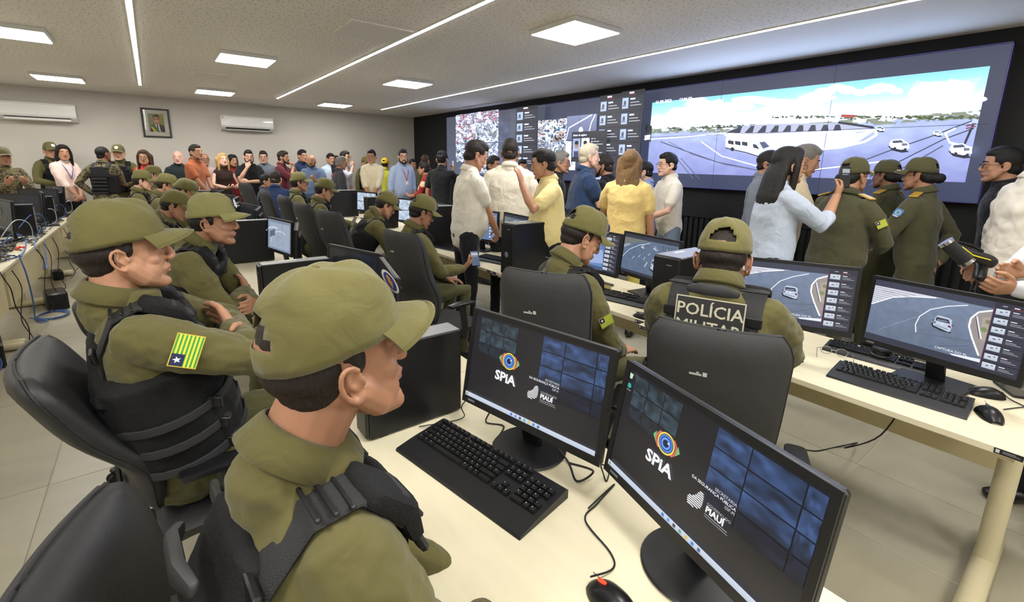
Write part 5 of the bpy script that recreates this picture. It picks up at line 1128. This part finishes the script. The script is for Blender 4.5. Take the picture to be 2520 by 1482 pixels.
# ================================================================= CHAIRS AND PEOPLE
def az(p): return math.degrees(math.atan2(p[1], p[0]))
def PP(label, px, py, dep, rel=None, face=None, **k):
    t = atD(px, py, dep); f = az(t)+rel if face is None else face
    return person(label, t, f, **k)
BAD = ((235, 235, 240), (48, 60, 160), (222, 160, 60)); POL = dict(shirt=OLIVE, trousers=OLIVE_D, cap=True, badge=BAD, group='seated officers in olive uniform')
def seat_for(r, lab, zt=1.10, rec=10, dx=0.0, dy=0.0, rz=0, **k):
    b = r['base']; f = math.degrees(math.atan2(r['R'][1][1], r['R'][0][1])); pz = r['P0'][2]
    return chair(b[0]+dx, b[1]+dy, f+rz, lab, zt=zt, seatz=max(.4, pz-.125), recline=rec, **k)
def sleeve_flag(r, side=1, t=.42, roll=0, w=.075, h=.055, out=(1, -.2, .3), inv=False):
    S0, E_, W_ = r['arms'][side]; d = (E_-S0)/np.linalg.norm(E_-S0); n = np.array([side*out[0], out[1], out[2]], float); n -= d*(n@d); n /= np.linalg.norm(n); u = np.cross(d, n)
    c = S0+(E_-S0)*t+n*.074*r['s']; a = R_(roll); U = u*math.cos(a)+d*math.sin(a); V = d*math.cos(a)-u*math.sin(a)
    if np.cross(V, U)@n < 0: U = -U
    flag(r['o'], c-U*w/2-V*h/2, U*w, V*h)
# ---- nearest four
s1 = PP('officer in the foreground, cap and profile to the right, wide vest strap', 765, 671, .69, face=4, seated=True, h=1.03, lean=6, hunch=20, hy=0, hp=8, neck=.022, near=True, vox=.006, vest=True, arms=('lap', 'lap'), fat=.1, chub=.5, skn='mid', hair=('buzz', 'dark'), **{k: v for k, v in POL.items()})
s2 = PP('officer at the left leaning back in a chair with arms crossed and a flag patch', 255, 497, 1.32, face=3, seated=True, h=1.06, lean=-12, hunch=20, hy=2, hp=5, near=True, vox=.006, vest=True, arms=(((-.2, .26, -.10), (1, .8, -.4), (-1, -.1, .1), (0, -1, 0), .25), ((-.21, .23, -.07), (1, .8, -.4), (-1, -.15, .2), (0, -1, 0), .3)), fat=.35, wid=1.1, chub=.9, skn='tan', hair=('buzz', 'dark'), **POL)
sleeve_flag(s2, 1, .34, roll=0, w=.085, h=.062)
s3 = PP('young officer with arms folded on the middle row desk, paler cap', 508, 477, 2.42, face=-16, seated=True, h=1.05, lean=22, hunch=14, hy=-2, hp=0, neck=-.015, near=True, vox=.008, arms=('cross', 'crossu'), fat=.25, wid=1.1, chub=.7, skn='mid', hair=('buzz', 'black'), vest=True, shirt=OLIVE, trousers=OLIVE_D, cap=cloth('paler_cap_cloth', (134, 130, 84)), badge=BAD, group=POL['group'])  # cap cloth is a lighter olive than the other seated officers' caps
s16 = PP('officer seen from behind with POLÍCIA MILITAR lettering on a black vest', 1792, 541, 1.66, face=21, seated=True, h=1.04, lean=8, hunch=10, hp=-14, neck=-.045, near=True, vox=.007, vest=True, arms=('desk', 'desk'), fat=.2, wid=1.08, skn='mid', hair=('buzz', 'dark'), **POL)
s15 = PP('officer looking down at a desk, right profile, flag patch on the sleeve', 1452, 513, 2.15, face=-12, seated=True, h=1.0, lean=10, hunch=18, hy=-10, hp=-24, near=True, vox=.007, vest=True, arms=('lap', 'lap'), skn='tan', hair=('buzz', 'dark'), chub=.3, **POL)
sleeve_flag(s15, 1, .5, roll=0, w=.06, h=.045)
def back_patch(r, w, h, z, lines, colr=(190, 184, 160)):
    up, fw, s, P0 = r['up'], r['fw'], r['s'], r['P0']; c = P0+up*z*s-fw*.146*s
    # seen from behind the person's right is the picture's right
    cv = Canvas(c+np.array([-w/2, 0, 0])+up*h/2, (w, 0, 0), -up*h, .0006); a = w/h
    cv.rect(0, 0, 1, 1, colr); cv.rect(.018, .018*a, 1-.018, 1-.018*a, (38, 38, 38))
    for i, t in enumerate(lines): cv.text(t, .5, .45+.42*i, .3, colr, asp=a, align='CENTER', bold=.012)
    cv.obj('lettered_patch', print_mat('matt_print', 0), r['vest'])
def handle(r, z, w=.15, x=0):
    up, fw, s, P0 = r['up'], r['fw'], r['s'], r['P0']; c = P0+up*z*s-fw*.128*s+np.array([x, 0, 0])
    m = MB().tube([c+np.array([-w/2, 0, 0]), c+np.array([-w/4, 0, 0])-fw*.012+up*.006, c+np.array([w/4, 0, 0])-fw*.012+up*.006, c+np.array([w/2, 0, 0])], [(.012, .008), (.02, .01), (.02, .01), (.012, .008)], ax=tuple(up), n=10, sq=3); o = m.obj('drag_handle', mat('grey_rubber_handle', (42, 42, 43), .5), r['vest'])
back_patch(s16, .215, .135, .435, ('POLÍCIA', 'MILITAR')); handle(s16, .522)
handle(s1, .43, .13); handle(s15, .43)
def chair_top(label, px, py, dep, face, zr=10, **k):
    t = atD(px, py, dep); f = R_(face); L_ = (t[2]-.53); off = -.22-math.tan(R_(zr))*L_
    return chair(t[0]-math.cos(f)*off, t[1]-math.sin(f)*off, face, label, zt=t[2], recline=zr, **k)
seat_for(s2, 'tall black leather chair tilted back under the left officer', zt=1.1, rec=24, dx=.1, dy=.02, hw=.235)
chair_top('black chair with a small metal tag behind the lettered vest officer', 1765, 812, 1.36, 24, 8, fabric=CHAIRF, hw=.205)
chair_top('black chair behind the looking down officer with the sleeve flag', 1332, 672, 1.72, 30, 9, fabric=CHAIRF, hw=.185)
seat_for(s3, 'black chair of the young officer, hidden behind the left officer', zt=.98, rec=8)
chair_top('dark chair back cut by the lower left corner', 60, 1420, .66, -14, 8, hw=.24, arms=False)
# ---- middle row, behind
g = {k: v for k, v in POL.items()}
s4 = PP('officer with a POLÍCIA vest bending right behind the young officer', 432, 469, 4.1, face=-6, seated=True, h=1.0, lean=20, hunch=20, hp=-18, vox=.01, vest=True, arms=('desk', 'lap'), skn='mid', hair=('short', 'black'), **g)
back_patch(s4, .2, .11, .36, ('POLÍCIA', 'MILITAR'), (110, 108, 100))
s5 = PP('officer whose tilted cap shows behind the paler cap', 460, 441, 4.9, face=5, seated=True, lean=14, hunch=22, hp=-22, hy=-14, vox=.011, vest=True, arms=('desk', 'lap'), **g)
s6 = PP('officer with lowered head, left of the tilted cap', 410, 428, 5.7, face=-8, seated=True, lean=12, hunch=16, hp=-14, vox=.011, vest=True, arms=('desk', 'lap'), skn='tan', **g)
s7 = PP('officer in profile looking right below the red dress woman', 346, 419, 6.0, face=-4, seated=True, lean=6, hunch=10, hp=-6, vox=.011, vest=True, arms=('desk', 'lap'), skn='light', **g)
s8 = PP('farthest capped officer of the middle row, just before the red dress', 374, 408, 6.8, face=-12, seated=True, lean=8, hunch=10, hp=-6, vox=.011, vest=False, arms=('desk', 'lap'), skn='tan', **g)
for r, l in ((s4, 'black chair behind the bending officer in the middle row'), (s5, 'black chair under the tilted cap officer'), (s6, 'black chair under the officer with lowered head'), (s7, 'black chair with a rounded back left of the profile officer'), (s8, 'farthest black chair of the middle row')): seat_for(r, l, zt=1.06, rec=10, dx=-.05)
# ---- right hand row
s14 = PP('seated officer with glasses looking at a phone', 1046, 481, 3.75, face=-8, seated=True, h=1.02, lean=8, hunch=14, hp=-22, vox=.009, near=True, vest=True, glasses=True, arms=('lap', ((-.06, .38, -.26), (.5, -.4, -1), (-.2, .9, .5), (-.5, -.3, .8), .8)), skn='mid', hair=('buzz', 'black'), **g)
s13 = PP('officer bent forward over a desk, POLÍCIA patch on the vest back', 958, 473, 4.6, face=-10, seated=True, h=1.0, lean=24, hunch=26, hp=-28, vox=.01, vest=True, arms=('desk', 'lap'), skn='tan', **g)
back_patch(s13, .17, .1, .4, ('POLÍCIA', 'MILITAR'), (150, 145, 125))
s12 = PP('officer with lowered cap before a black computer, middle distance', 800, 439, 5.4, face=-8, seated=True, h=1.0, lean=9, hunch=14, hp=-16, vox=.01, vest=True, arms=('desk', 'lap'), skn='tan', **g)
s11 = PP('officer with cap and glasses beyond the lowered cap officer', 731, 424, 6.1, face=-8, seated=True, h=1.0, lean=4, hunch=10, hp=2, vox=.01, vest=True, glasses=True, arms=('desk', 'lap'), skn='tan', **g)
NAVY = cloth('navy_blazer', (34, 50, 84)); DKB = cloth('dark_blue_shirt', (52, 62, 82))
s10 = PP('seated man in a blue blazer seen from behind', 676, 421, 7.2, rel=-12, seated=True, h=1.03, lean=10, hunch=10, shirt=NAVY, trousers=NAVY, arms=('desk', 'desk'), skn='light', hair=('short', 'dark'), vox=.011, wid=1.08, fat=.2)
s9 = PP('seated dark haired man in a dark blue shirt turned right', 652, 429, 8.2, rel=-105, seated=True, h=1.0, lean=4, shirt=DKB, trousers=NAVY, arms=('lap', 'lap'), skn='tan', hair=('short', 'black'), vox=.011)
for l, px, py, dp, fc in (('black chair with high back behind the phone looking officer', 975, 571, 3.15, 8), ('black chair behind the bent forward officer', 798, 519, 3.75, 6), ('black chair behind the lowered cap officer at middle distance', 734, 500, 4.5, 4),
                 ('black chair behind the officer with cap and glasses', 690, 482, 5.3, 0), ('black chair behind the man in the blue blazer', 643, 468, 6.0, 0), ('farthest black chair back before the standing crowd', 595, 450, 7.0, 10)): chair_top(l, px, py, dp, fc, 12, fabric=CHAIRF)
# ================================================================= STANDING CROWD
T = lambda n, c: cloth(n, c)
BLKT = T('black_tee', (24, 24, 25)); DKP = T('dark_trousers', (34, 34, 40)); JEAN = T('faded_jeans', (112, 124, 142)); DJ = T('dark_jeans', (52, 60, 80)); CAMO = cloth('camouflage_cloth', (104, 96, 70))
def camo(m):
    nt = m.node_tree; b = nt.nodes['Principled BSDF']; tc = nt.nodes.new('ShaderNodeTexCoord'); n = nt.nodes.new('ShaderNodeTexNoise'); n.inputs['Scale'].default_value = 22; n.inputs['Detail'].default_value = 2
    cr = nt.nodes.new('ShaderNodeValToRGB'); cr.color_ramp.interpolation = 'CONSTANT'; E = cr.color_ramp.elements; E[0].color = (*lin((62, 60, 46)), 1); E[1].position = .46; E[1].color = (*lin((122, 108, 78)), 1); e = E.new(.56); e.color = (*lin((88, 86, 58)), 1); e = E.new(.64); e.color = (*lin((48, 42, 34)), 1)
    nt.links.new(tc.outputs['Object'], n.inputs['Vector']); nt.links.new(n.outputs[0], cr.inputs[0]); nt.links.new(cr.outputs[0], b.inputs['Base Color']); return m
camo(CAMO)
def pattern(m, c2, scale, thr=.5, cell=True):
    nt = m.node_tree; b = nt.nodes['Principled BSDF']; tc = nt.nodes.new('ShaderNodeTexCoord'); n = nt.nodes.new('ShaderNodeTexVoronoi'); n.inputs['Scale'].default_value = scale
    mr = nt.nodes.new('ShaderNodeMapRange'); mr.inputs[1].default_value = thr; mr.inputs[2].default_value = thr+.05; mx = nt.nodes.new('ShaderNodeMix'); mx.data_type = 'RGBA'
    old = b.inputs['Base Color'].links[0].from_socket; nt.links.new(tc.outputs['Object'], n.inputs['Vector']); nt.links.new(n.outputs['Distance'], mr.inputs[0]); nt.links.new(mr.outputs[0], mx.inputs[0]); mx.inputs[6].default_value = (*lin(c2), 1); nt.links.new(old, mx.inputs[7]); nt.links.new(mx.outputs[2], b.inputs['Base Color']); return m
REDP = pattern(T('red_patterned_cloth', (186, 62, 48)), (235, 220, 205), 26, .22)
GB = 'standing onlookers along the back wall'
def B(label, px, py, Y, rel, **k):
    t = atY(px, py, Y); d = dict(vox=.013, group=GB, trousers=DKP); d.update(k); return person(label, t, az(t)+rel, **d)
B('soldier in camouflage looking at a phone at the left picture edge', 2, 362, 9.8, -165, shirt=CAMO, trousers=CAMO, arms=('phone', 'phone'), cap=cloth('camo_cap', (100, 94, 66)), skn='mid')
B('capped officer behind the woman in the pale pink shirt', 120, 350, 11.2, -160, shirt=OLIVE, trousers=OLIVE, cap=True, badge=BAD, vest=True, arms=('hold', 'hold'))
wp = B('dark haired woman in a pale pink shirt with a blue lanyard', 152, 357, 10.75, -150, shirt=T('pale_pink_shirt', (226, 200, 190)), female=True, hair=('long', 'black'), hy=-20, arms=('front', 'front'), sleeve='roll', untuck=True)
B('soldier with cropped hair and black vest seen from behind', 249, 360, 10.2, -30, shirt=CAMO, trousers=CAMO, vest=True, skn='brown', hair=('buzz', 'black'), arms=('hip', 'cross'), hy=-20)
B('capped officer with black vest facing the camera by the soldier', 289, 356, 10.75, 170, shirt=OLIVE, trousers=OLIVE, cap=True, badge=BAD, vest=True, arms=('hold', 'hold'), skn='light')
B('woman with glasses in a red patterned dress', 352, 370, 10.3, 150, shirt=REDP, dress=True, female=True, hair=('wavy', 'brown'), glasses=True, hy=20, arms=('front', 'front'), fat=.2, skn='tan')
B('white haired old man in a dark polo shirt', 436, 371, 10.9, -165, shirt=T('dark_green_polo', (38, 46, 48)), hair=('bald', 'white'), skn='pale', arms=('down', 'down'), sleeve='short', hy=-20)
B('tall man in an orange shirt with crossed arms', 476, 357, 10.2, -125, shirt=T('orange_shirt', (158, 88, 54)), arms=('front', 'front'), sleeve='short', skn='mid', hp=8, hy=-10, fat=.1, trousers=DJ, wid=1.05)
B('bald man with glasses behind the orange shirt', 501, 376, 11.1, -170, shirt=T('light_pink_shirt', (214, 188, 182)), hair=('bald', 'grey'), glasses=True)
B('blonde woman in black holding a brown folder', 545, 378, 10.5, -160, shirt=T('brown_black_top', (52, 36, 28)), female=True, hair=('wavy', 'blond'), skn='pale', arms=('hold', 'hold'), sleeve='none', hp=8, collar=False)
B('dark haired woman in a red dress behind the blonde', 570, 381, 10.9, -170, shirt=T('dark_red_dress', (140, 36, 40)), dress=True, female=True, hair=('wavy', 'black'), hy=20, sleeve='none', collar=False)
B('bearded man in a black tee with hand on chin', 610, 370, 10.5, -170, shirt=BLKT, hair=('short', 'black'), beard=True, glasses=True, arms=('cross', 'chin'), sleeve='short', collar=False, skn='light', wid=1.1, fat=.4)
B('man with glasses in a grey shirt behind the black tee', 647, 372, 10.9, 165, shirt=T('grey_shirt', (110, 116, 128)), glasses=True, hair=('short', 'dark'), skn='light', hy=10)
B('man in a maroon shirt with both hands raised to his mouth', 694, 372, 10.3, -110, shirt=T('maroon_shirt', (92, 36, 44)), beard=True, arms=('mouth', 'mouth'), sleeve='roll', fat=.3, hair=('short', 'dark'))
B('man in a navy shirt, taller, behind the phone holder', 742, 369, 10.9, -150, shirt=T('navy_shirt', (40, 52, 82)), hy=10, hair=('short', 'black'))
B('balding man in a slate blue shirt holding a phone', 766, 381, 10.0, 165, shirt=T('slate_blue_shirt', (98, 116, 148)), hair=('bald', 'dark'), beard=True, arms=('phone', 'down'), sleeve='roll', fat=.5, wid=1.1)
B('man in a pale shirt half hidden before the red top', 812, 378, 11.0, -150, shirt=T('pale_blue_shirt', (190, 205, 222)), hair=('short', 'black'))
B('person with long dark hair in a bright red top', 826, 384, 11.0, -60, shirt=T('bright_red_top', (190, 40, 44)), female=True, hair=('long', 'black'), collar=False)
B('man with glasses holding a hand to his mouth', 847, 372, 10.4, -120, shirt=T('lilac_shirt', (196, 192, 204)), glasses=True, arms=('down', 'mouth'), sleeve='roll', skn='light', hair=('short', 'black'))
B('grey haired man in a dark grey jacket facing right', 838, 386, 9.0, -75, shirt=T('dark_grey_jacket', (58, 58, 62)), hair=('short', 'grey'), skn='mid', fat=.3, jacket=True, hp=-6)
B('capped officer standing far back by the cream shirt man', 898, 386, 11.1, -140, shirt=OLIVE, trousers=OLIVE, cap=True, badge=BAD, vest=True)
B('man in a cream shirt with hands joined in front', 914, 369, 8.9, 165, shirt=T('cream_shirt', (226, 214, 184)), glasses=True, arms=('front', 'front'), sleeve='roll', hair=('short', 'black'), skn='tan', untuck=True)
B('person in a yellow helmet behind the cream shirt', 947, 389, 10.2, -20, shirt=T('yellow_green_vest', (190, 190, 60)), cap=mat('yellow_helmet', (230, 190, 40), .35))
b24 = B('bearded man in a light blue shirt with a red lanyard badge', 991, 368, 8.2, -145, shirt=T('light_blue_shirt', (160, 176, 206)), beard=True, glasses=True, hair=('short', 'black'), arms=('down', 'down'), sleeve='roll', hy=-25, skn='light', fat=.3, untuck=True, wid=1.08)
B('dark haired person against the black wall corner', 1014, 392, 9.6, -150, shirt=T('yellow_top', (190, 180, 70)), hair=('short', 'black'))
B('woman in a red and cream dress turned left', 1044, 400, 7.6, 80, shirt=pattern(T('cream_red_dress', (150, 44, 36)), (226, 196, 160), 7, .35), dress=True, female=True, hair=('bun', 'dark'), fat=.2, arms=('hold', 'hold'), sleeve='roll', collar=False)
B('person with tied hair beyond the red and cream dress', 1046, 382, 9.0, -30, shirt=T('olive_brown_top', (80, 76, 50)), hair=('short', 'brown'))
bt = B('man in black tee and backwards black cap filming, seen from behind', 1087, 371, 6.9, -20, shirt=BLKT, hair=('buzz', 'black'), cap=mat('black_cap_cloth', (18, 18, 19), .8), arms=('down', 'phonehi'), sleeve='short', collar=False, wid=1.05, group=None, vox=.011)
GM = 'standing visitors before the video wall'
def Mv(label, px, py, dep, rel, **k):
    t = atD(px, py, dep); d = dict(vox=.010, group=GM, trousers=DKP, sleeve='short', untuck=True); d.update(k); return person(label, t, az(t)+rel, **d)
WP = T('off_white_polo', (226, 220, 206)); WP2 = T('ivory_polo', (222, 214, 196)); LY = T('pale_yellow_polo', (224, 206, 146))
Mv('man in an off white polo in right profile looking down', 1178, 347, 4.15, -70, shirt=WP, hp=-20, hair=('short', 'dark'), skn='tan', fat=.45, arms=('down', 'front'), wid=1.05)
Mv('man in grey shirt with lanyard between the two white polos', 1212, 384, 6.2, -120, shirt=T('mid_grey_shirt', (150, 150, 155)), hair=('short', 'dark'))
Mv('broad man in a white polo seen from behind', 1256, 343, 4.75, -3, shirt=WP2, hair=('short', 'dark'), skn='tan', fat=.35, arms=('down', 'down'), wid=1.15)
Mv('dark haired visitor barely visible behind the raised hand', 1286, 393, 6.8, -170, shirt=DKP, hair=('short', 'black'))
Mv('man in a pale yellow polo raising a hand, facing left', 1338, 367, 3.95, 105, shirt=LY, hair=('short', 'black'), skn='tan', fat=.5, arms=('raise', 'down'), hy=-15, hp=-8, wid=1.08)
Mv('man with glasses in a dark suit behind the yellow polo', 1378, 373, 5.3, -95, shirt=T('black_suit', (26, 26, 30)), sleeve='long', jacket=True, hair=('short', 'grey'), glasses=True, skn='tan')
Mv('white haired heavy man in a dark blue shirt, right profile', 1448, 355, 4.95, -75, shirt=T('deep_blue_shirt', (34, 54, 86)), hair=('short', 'white'), skn='pale', fat=1.0, arms=('down', 'hold'), wid=1.12)
Mv('bearded man in a black shirt facing the blue shirted man', 1492, 382, 5.3, 70, shirt=T('black_shirt', (28, 28, 34)), beard=True, hair=('short', 'dark'))
wy = Mv('woman with long wavy hair in a yellow blouse seen from behind', 1554, 371, 4.35, -12, shirt=T('yellow_blouse', (224, 196, 128)), trousers=T('lemon_trousers', (220, 205, 110)), female=True, hair=('wavy', 'wavyblond'), arms=('hold', 'down'), collar=False, fat=.45, wid=1.12)
Mv('dark haired man in a striped blue shirt, hand in pocket', 1590, 398, 5.6, 85, shirt=T('striped_blue_shirt', (150, 165, 200)), hair=('short', 'black'), arms=('hip', 'hip'), sleeve='roll', skn='pale')
Mv('smiling man with glasses in a white polo and faded jeans', 1648, 377, 5.1, 115, shirt=WP, trousers=JEAN, glasses=True, hair=('short', 'black'), skn='pale', arms=('clasp', 'clasp'), fat=.15, wid=1.08)
w38 = Mv('woman with long black hair and pale blue shirt taking a phone photo', 1942, 364, 3.2, -62, shirt=T('pale_grey_blue_shirt', (176, 186, 202)), female=True, hair=('long', 'black'), glasses=True, arms=('down', 'phonehi'), sleeve='roll', skn='tan', fat=.35, hairlen=.38)
Mv('grey haired man in a beige shirt behind the photographing woman', 1992, 357, 3.95, -80, shirt=T('beige_shirt', (206, 190, 158)), hair=('short', 'grey'), hp=-14, arms=('down', 'hold'), hvis=True)
Mv('person in a grey shirt mostly hidden by the photographing woman', 1892, 372, 4.7, -100, shirt=T('steel_grey_shirt', (120, 126, 138)), hair=('short', 'dark'), sleeve='long')
OFS = dict(shirt=T('senior_olive_uniform', (74, 72, 50)), trousers=T('senior_olive_trousers', (74, 72, 50)), cap=cloth('senior_cap_cloth', (80, 78, 52)), female=True, sleeve='long', jacket=True, group='three women officers with gold braided caps')
f1 = Mv('woman officer with hair bun seen from behind, flag on the sleeve', 2105, 388, 3.35, -38, hair=('bun', 'black'), gold=True, glasses=True, skn='tan', fat=.45, wid=1.22, arms=('cross', ((-.1, .3, -.34), (1, -.4, -.5), (-.6, .8, 0), (0, 0, -1), .4)), **OFS)
f2 = Mv('woman officer in the middle of the three, earring, turned left', 2192, 394, 4.05, 60, hair=('bun', 'black'), gold=True, skn='brown', fat=.3, arms=('hold', 'hold'), **OFS)
f3 = Mv('woman officer at the right of the three with a blue sleeve badge', 2278, 388, 3.5, 72, hair=('bun', 'black'), gold=True, glasses=True, skn='mid', fat=.15, wid=1.1, arms=('hold', 'back'), **OFS)
def epaulette(r):
    for k in (-1, 1):
        S0 = r['arms'][k][0]; MB().box(S0+np.array([-k*.03, 0, .074])*r['s'], (.1, .055, .012), M=rotm(0, 0, R_(k*18)), bev=.003).obj('gold_epaulette', mat('gold_thread', (196, 160, 66), .45, metal=.4), r['shirt'])
for r in (f1, f2, f3): epaulette(r)
sleeve_flag(f1, 1, .42, roll=0, w=.06, h=.05, out=(1, -.6, .1))
def blue_badge(r, side):
    S0, E_, W_ = r['arms'][side]; d = (E_-S0)/np.linalg.norm(E_-S0); n = np.array([side*1., .2, .2]); n -= d*(n@d); n /= np.linalg.norm(n); u = np.cross(d, n); c = S0+(E_-S0)*.35+n*.073
    if np.cross(d, u)@n < 0: u = -u
    cv = Canvas(c-u*.03-d*.035, u*.06, d*.075, .0005); cv.poly([(0, .05), (.5, 0), (1, .05), (1, .65), (.5, 1), (0, .65)], (70, 110, 160)); cv.ell(.5, .42, .34, .28, (150, 180, 210)); cv.ell(.5, .42, .22, .18, (90, 130, 150)); cv.rect(.15, .75, .85, .85, (200, 205, 215)); cv.obj('sleeve_badge', print_mat('matt_print', 0), r['o'])
blue_badge(f3, -1)
Mv('man with glasses half hidden at the right picture edge', 2482, 363, 3.4, 100, shirt=T('black_shirt', (28, 28, 34)), glasses=True, hair=('short', 'black'), skn='tan', sleeve='long')
big = Mv('man in a creased off white shirt cut by the right picture edge', 2600, 330, 2.85, -60, shirt=T('creased_ivory_shirt', (222, 214, 200)), hair=('short', 'dark'), fat=.35, wid=1.1, sleeve='long', untuck=False, arms=('down', 'down'), trousers=BLKT, fold=.03)
# ================================================================= THINGS HELD OR WORN
def held(kind, label, cat, p, rz=0): return empty(kind, label, cat, tuple(p), rz)
def phone_at(r, side, label, rot=(0, 0, 0), off=(0, 0, 0), s=1.0, face=(60, 90, 130)):
    W_ = r['arms'][side][2]; sp = W_+np.array(off); p = r['W'](sp+0*r['P0']); p[2] = sp[2]
    o = empty('smartphone', label, 'phone', tuple(p)); o.rotation_euler = rot
    MB().box((0, 0, 0), (.074*s, .009*s, .15*s), bev=.004).obj('body', BLK2, o); cv = Canvas((-.034*s, -.0056*s, .07*s), (.068*s, 0, 0), (0, 0, -.14*s)); cv.rect(0, 0, 1, 1, face); cv.rect(.08, .1, .92, .3, (200, 205, 210)); cv.rect(.08, .35, .8, .4, (150, 160, 170)); cv.obj('screen', print_mat('phone_screen', .6), o)
    return o
phone_at(s14, 1, 'phone in the seated officer\'s hand', rot=(R_(-40), 0, R_(-20)), off=(-.03, .12, .07))
phone_at(w38, 1, 'dark phone held up by the woman with long black hair', rot=(R_(-8), 0, R_(-30)), off=(-.05, .07, .13), face=(20, 22, 26))
phone_at(bt, 1, 'white phone held up by the man filming in black', rot=(0, 0, R_(30)), off=(-.04, .07, .12), face=(210, 215, 225))
def lanyard(r, col, card=True):
    P0, up, fw, s, up2 = r['P0'], r['up'], r['fw'], r['s'], r['up2']; m = MB(); nb = P0+up*.53*s
    low = P0+up*.27*s+fw*.15*s
    for k in (-1, 1): m.tube([nb+np.array([k*.06, -.03, .0]), nb+np.array([k*.075, .05, -.01]), P0+up*.42*s+fw*.13*s+np.array([k*.05, 0, 0]), low], (.006, .002), n=6)
    o = m.obj('lanyard', col, r['o'])
    if card: MB().box(low-up*.05*s+fw*.006, (.055, .003, .085), M=rotm(0, -r['L'])).obj('badge_card', PAPW, o, smooth=False)
lanyard(b24, mat('red_ribbon', (180, 40, 50), .6)); lanyard(wp, mat('blue_ribbon', (70, 90, 160), .6), False)
# arm straps / buckles on the foreground vest
W1 = s1['W']
# video camera held at the right edge, with the hands and sleeves of its operator
cp = atD(2400, 640, 2.0); LEFT = -AX[0]; FWD = AX[2]; UPV = -AX[1]
GR2 = mat('pale_grey_sleeve', (196, 198, 202), .85, bump=.3, bscale=14)
op = person('camera operator in a pale grey shirt, mostly outside the right picture edge', (3.2, .02, 1.70), 138, shirt=GR2, trousers=DKP, hair=('short', 'black'), vox=.008, near=True, skn='tan', sleeve='long', collar=True, lean=6,
            arms=(dict(w=atD(2490, 712, 1.98), fd=LEFT+UPV*.1-FWD*.2, pn=UPV*.6+FWD*.6, hint=(1, -.3, -.8), cu=.45), dict(w=atD(2512, 672, 2.05), fd=LEFT+UPV*.12, pn=-FWD*.9-UPV*.25, hint=(1, -.2, -.8), cu=.4)))
o = empty('video_camera', 'black handheld camera with a thick foam grip and yellow line', 'camera', tuple(cp))
Z_ = -cp*0
def q_(a, b, c): return LEFT*-a+UPV*b+FWD*c
MB().tube([q_(-.125, .075, 0), q_(-.065, -.01, -.03)], .028, n=20, cap=0).obj('foam_grip', mat('black_foam', (30, 30, 31), .9, bump=.5, bscale=300), o)
for e in (0, 1):
    c_ = q_(-.125, .075, 0)*(1-e)+q_(-.065, -.01, -.03)*e; d_ = q_(.06, -.085, -.03)*.06; MB().tube([c_-d_, c_+d_], .0305, n=20, cap=0).obj('chrome_ring', CHROME, o)
MB().tube([q_(-.09, .06, .02), q_(-.02, .03, .01), q_(.06, -.005, 0)], [(.03, .02), (.036, .022), (.034, .026)], n=12, sq=3).obj('body', BLK, o)
MB().tube([q_(-.075, .055, -.02), q_(-.04, .02, -.03), q_(.03, .0, -.032)], (.006, .003), n=8).obj('yellow_stripe', mat('yellow_paint', (190, 180, 40), .4), o)
MB().tube([q_(-.1, .085, .0), q_(-.02, .065, .0), q_(.03, .04, .0)], (.01, .006), n=8).obj('top_handle', BLK2, o)
MB().tube([q_(.03, -.03, 0), q_(.0, -.075, -.02)], .02, n=14).obj('lens_barrel', BLK2, o)
lean_ = person('person in a cream tee at the right picture edge, only arm and legs visible', (2.82, -.14, 1.66), 135, shirt=T('cream_tee', (226, 212, 176)), trousers=T('beige_trousers', (196, 184, 142)), hair=('short', 'dark'), vox=.009, near=True, skn='tan', sleeve='short', collar=False, lean=12,
            arms=(dict(w=atZ(2560, 1030, .80), fd=LEFT*.6+np.array([0, 0, -.3]), pn=(0, 0, -1), hint=(1, .6, 0), cu=.2), 'down'))
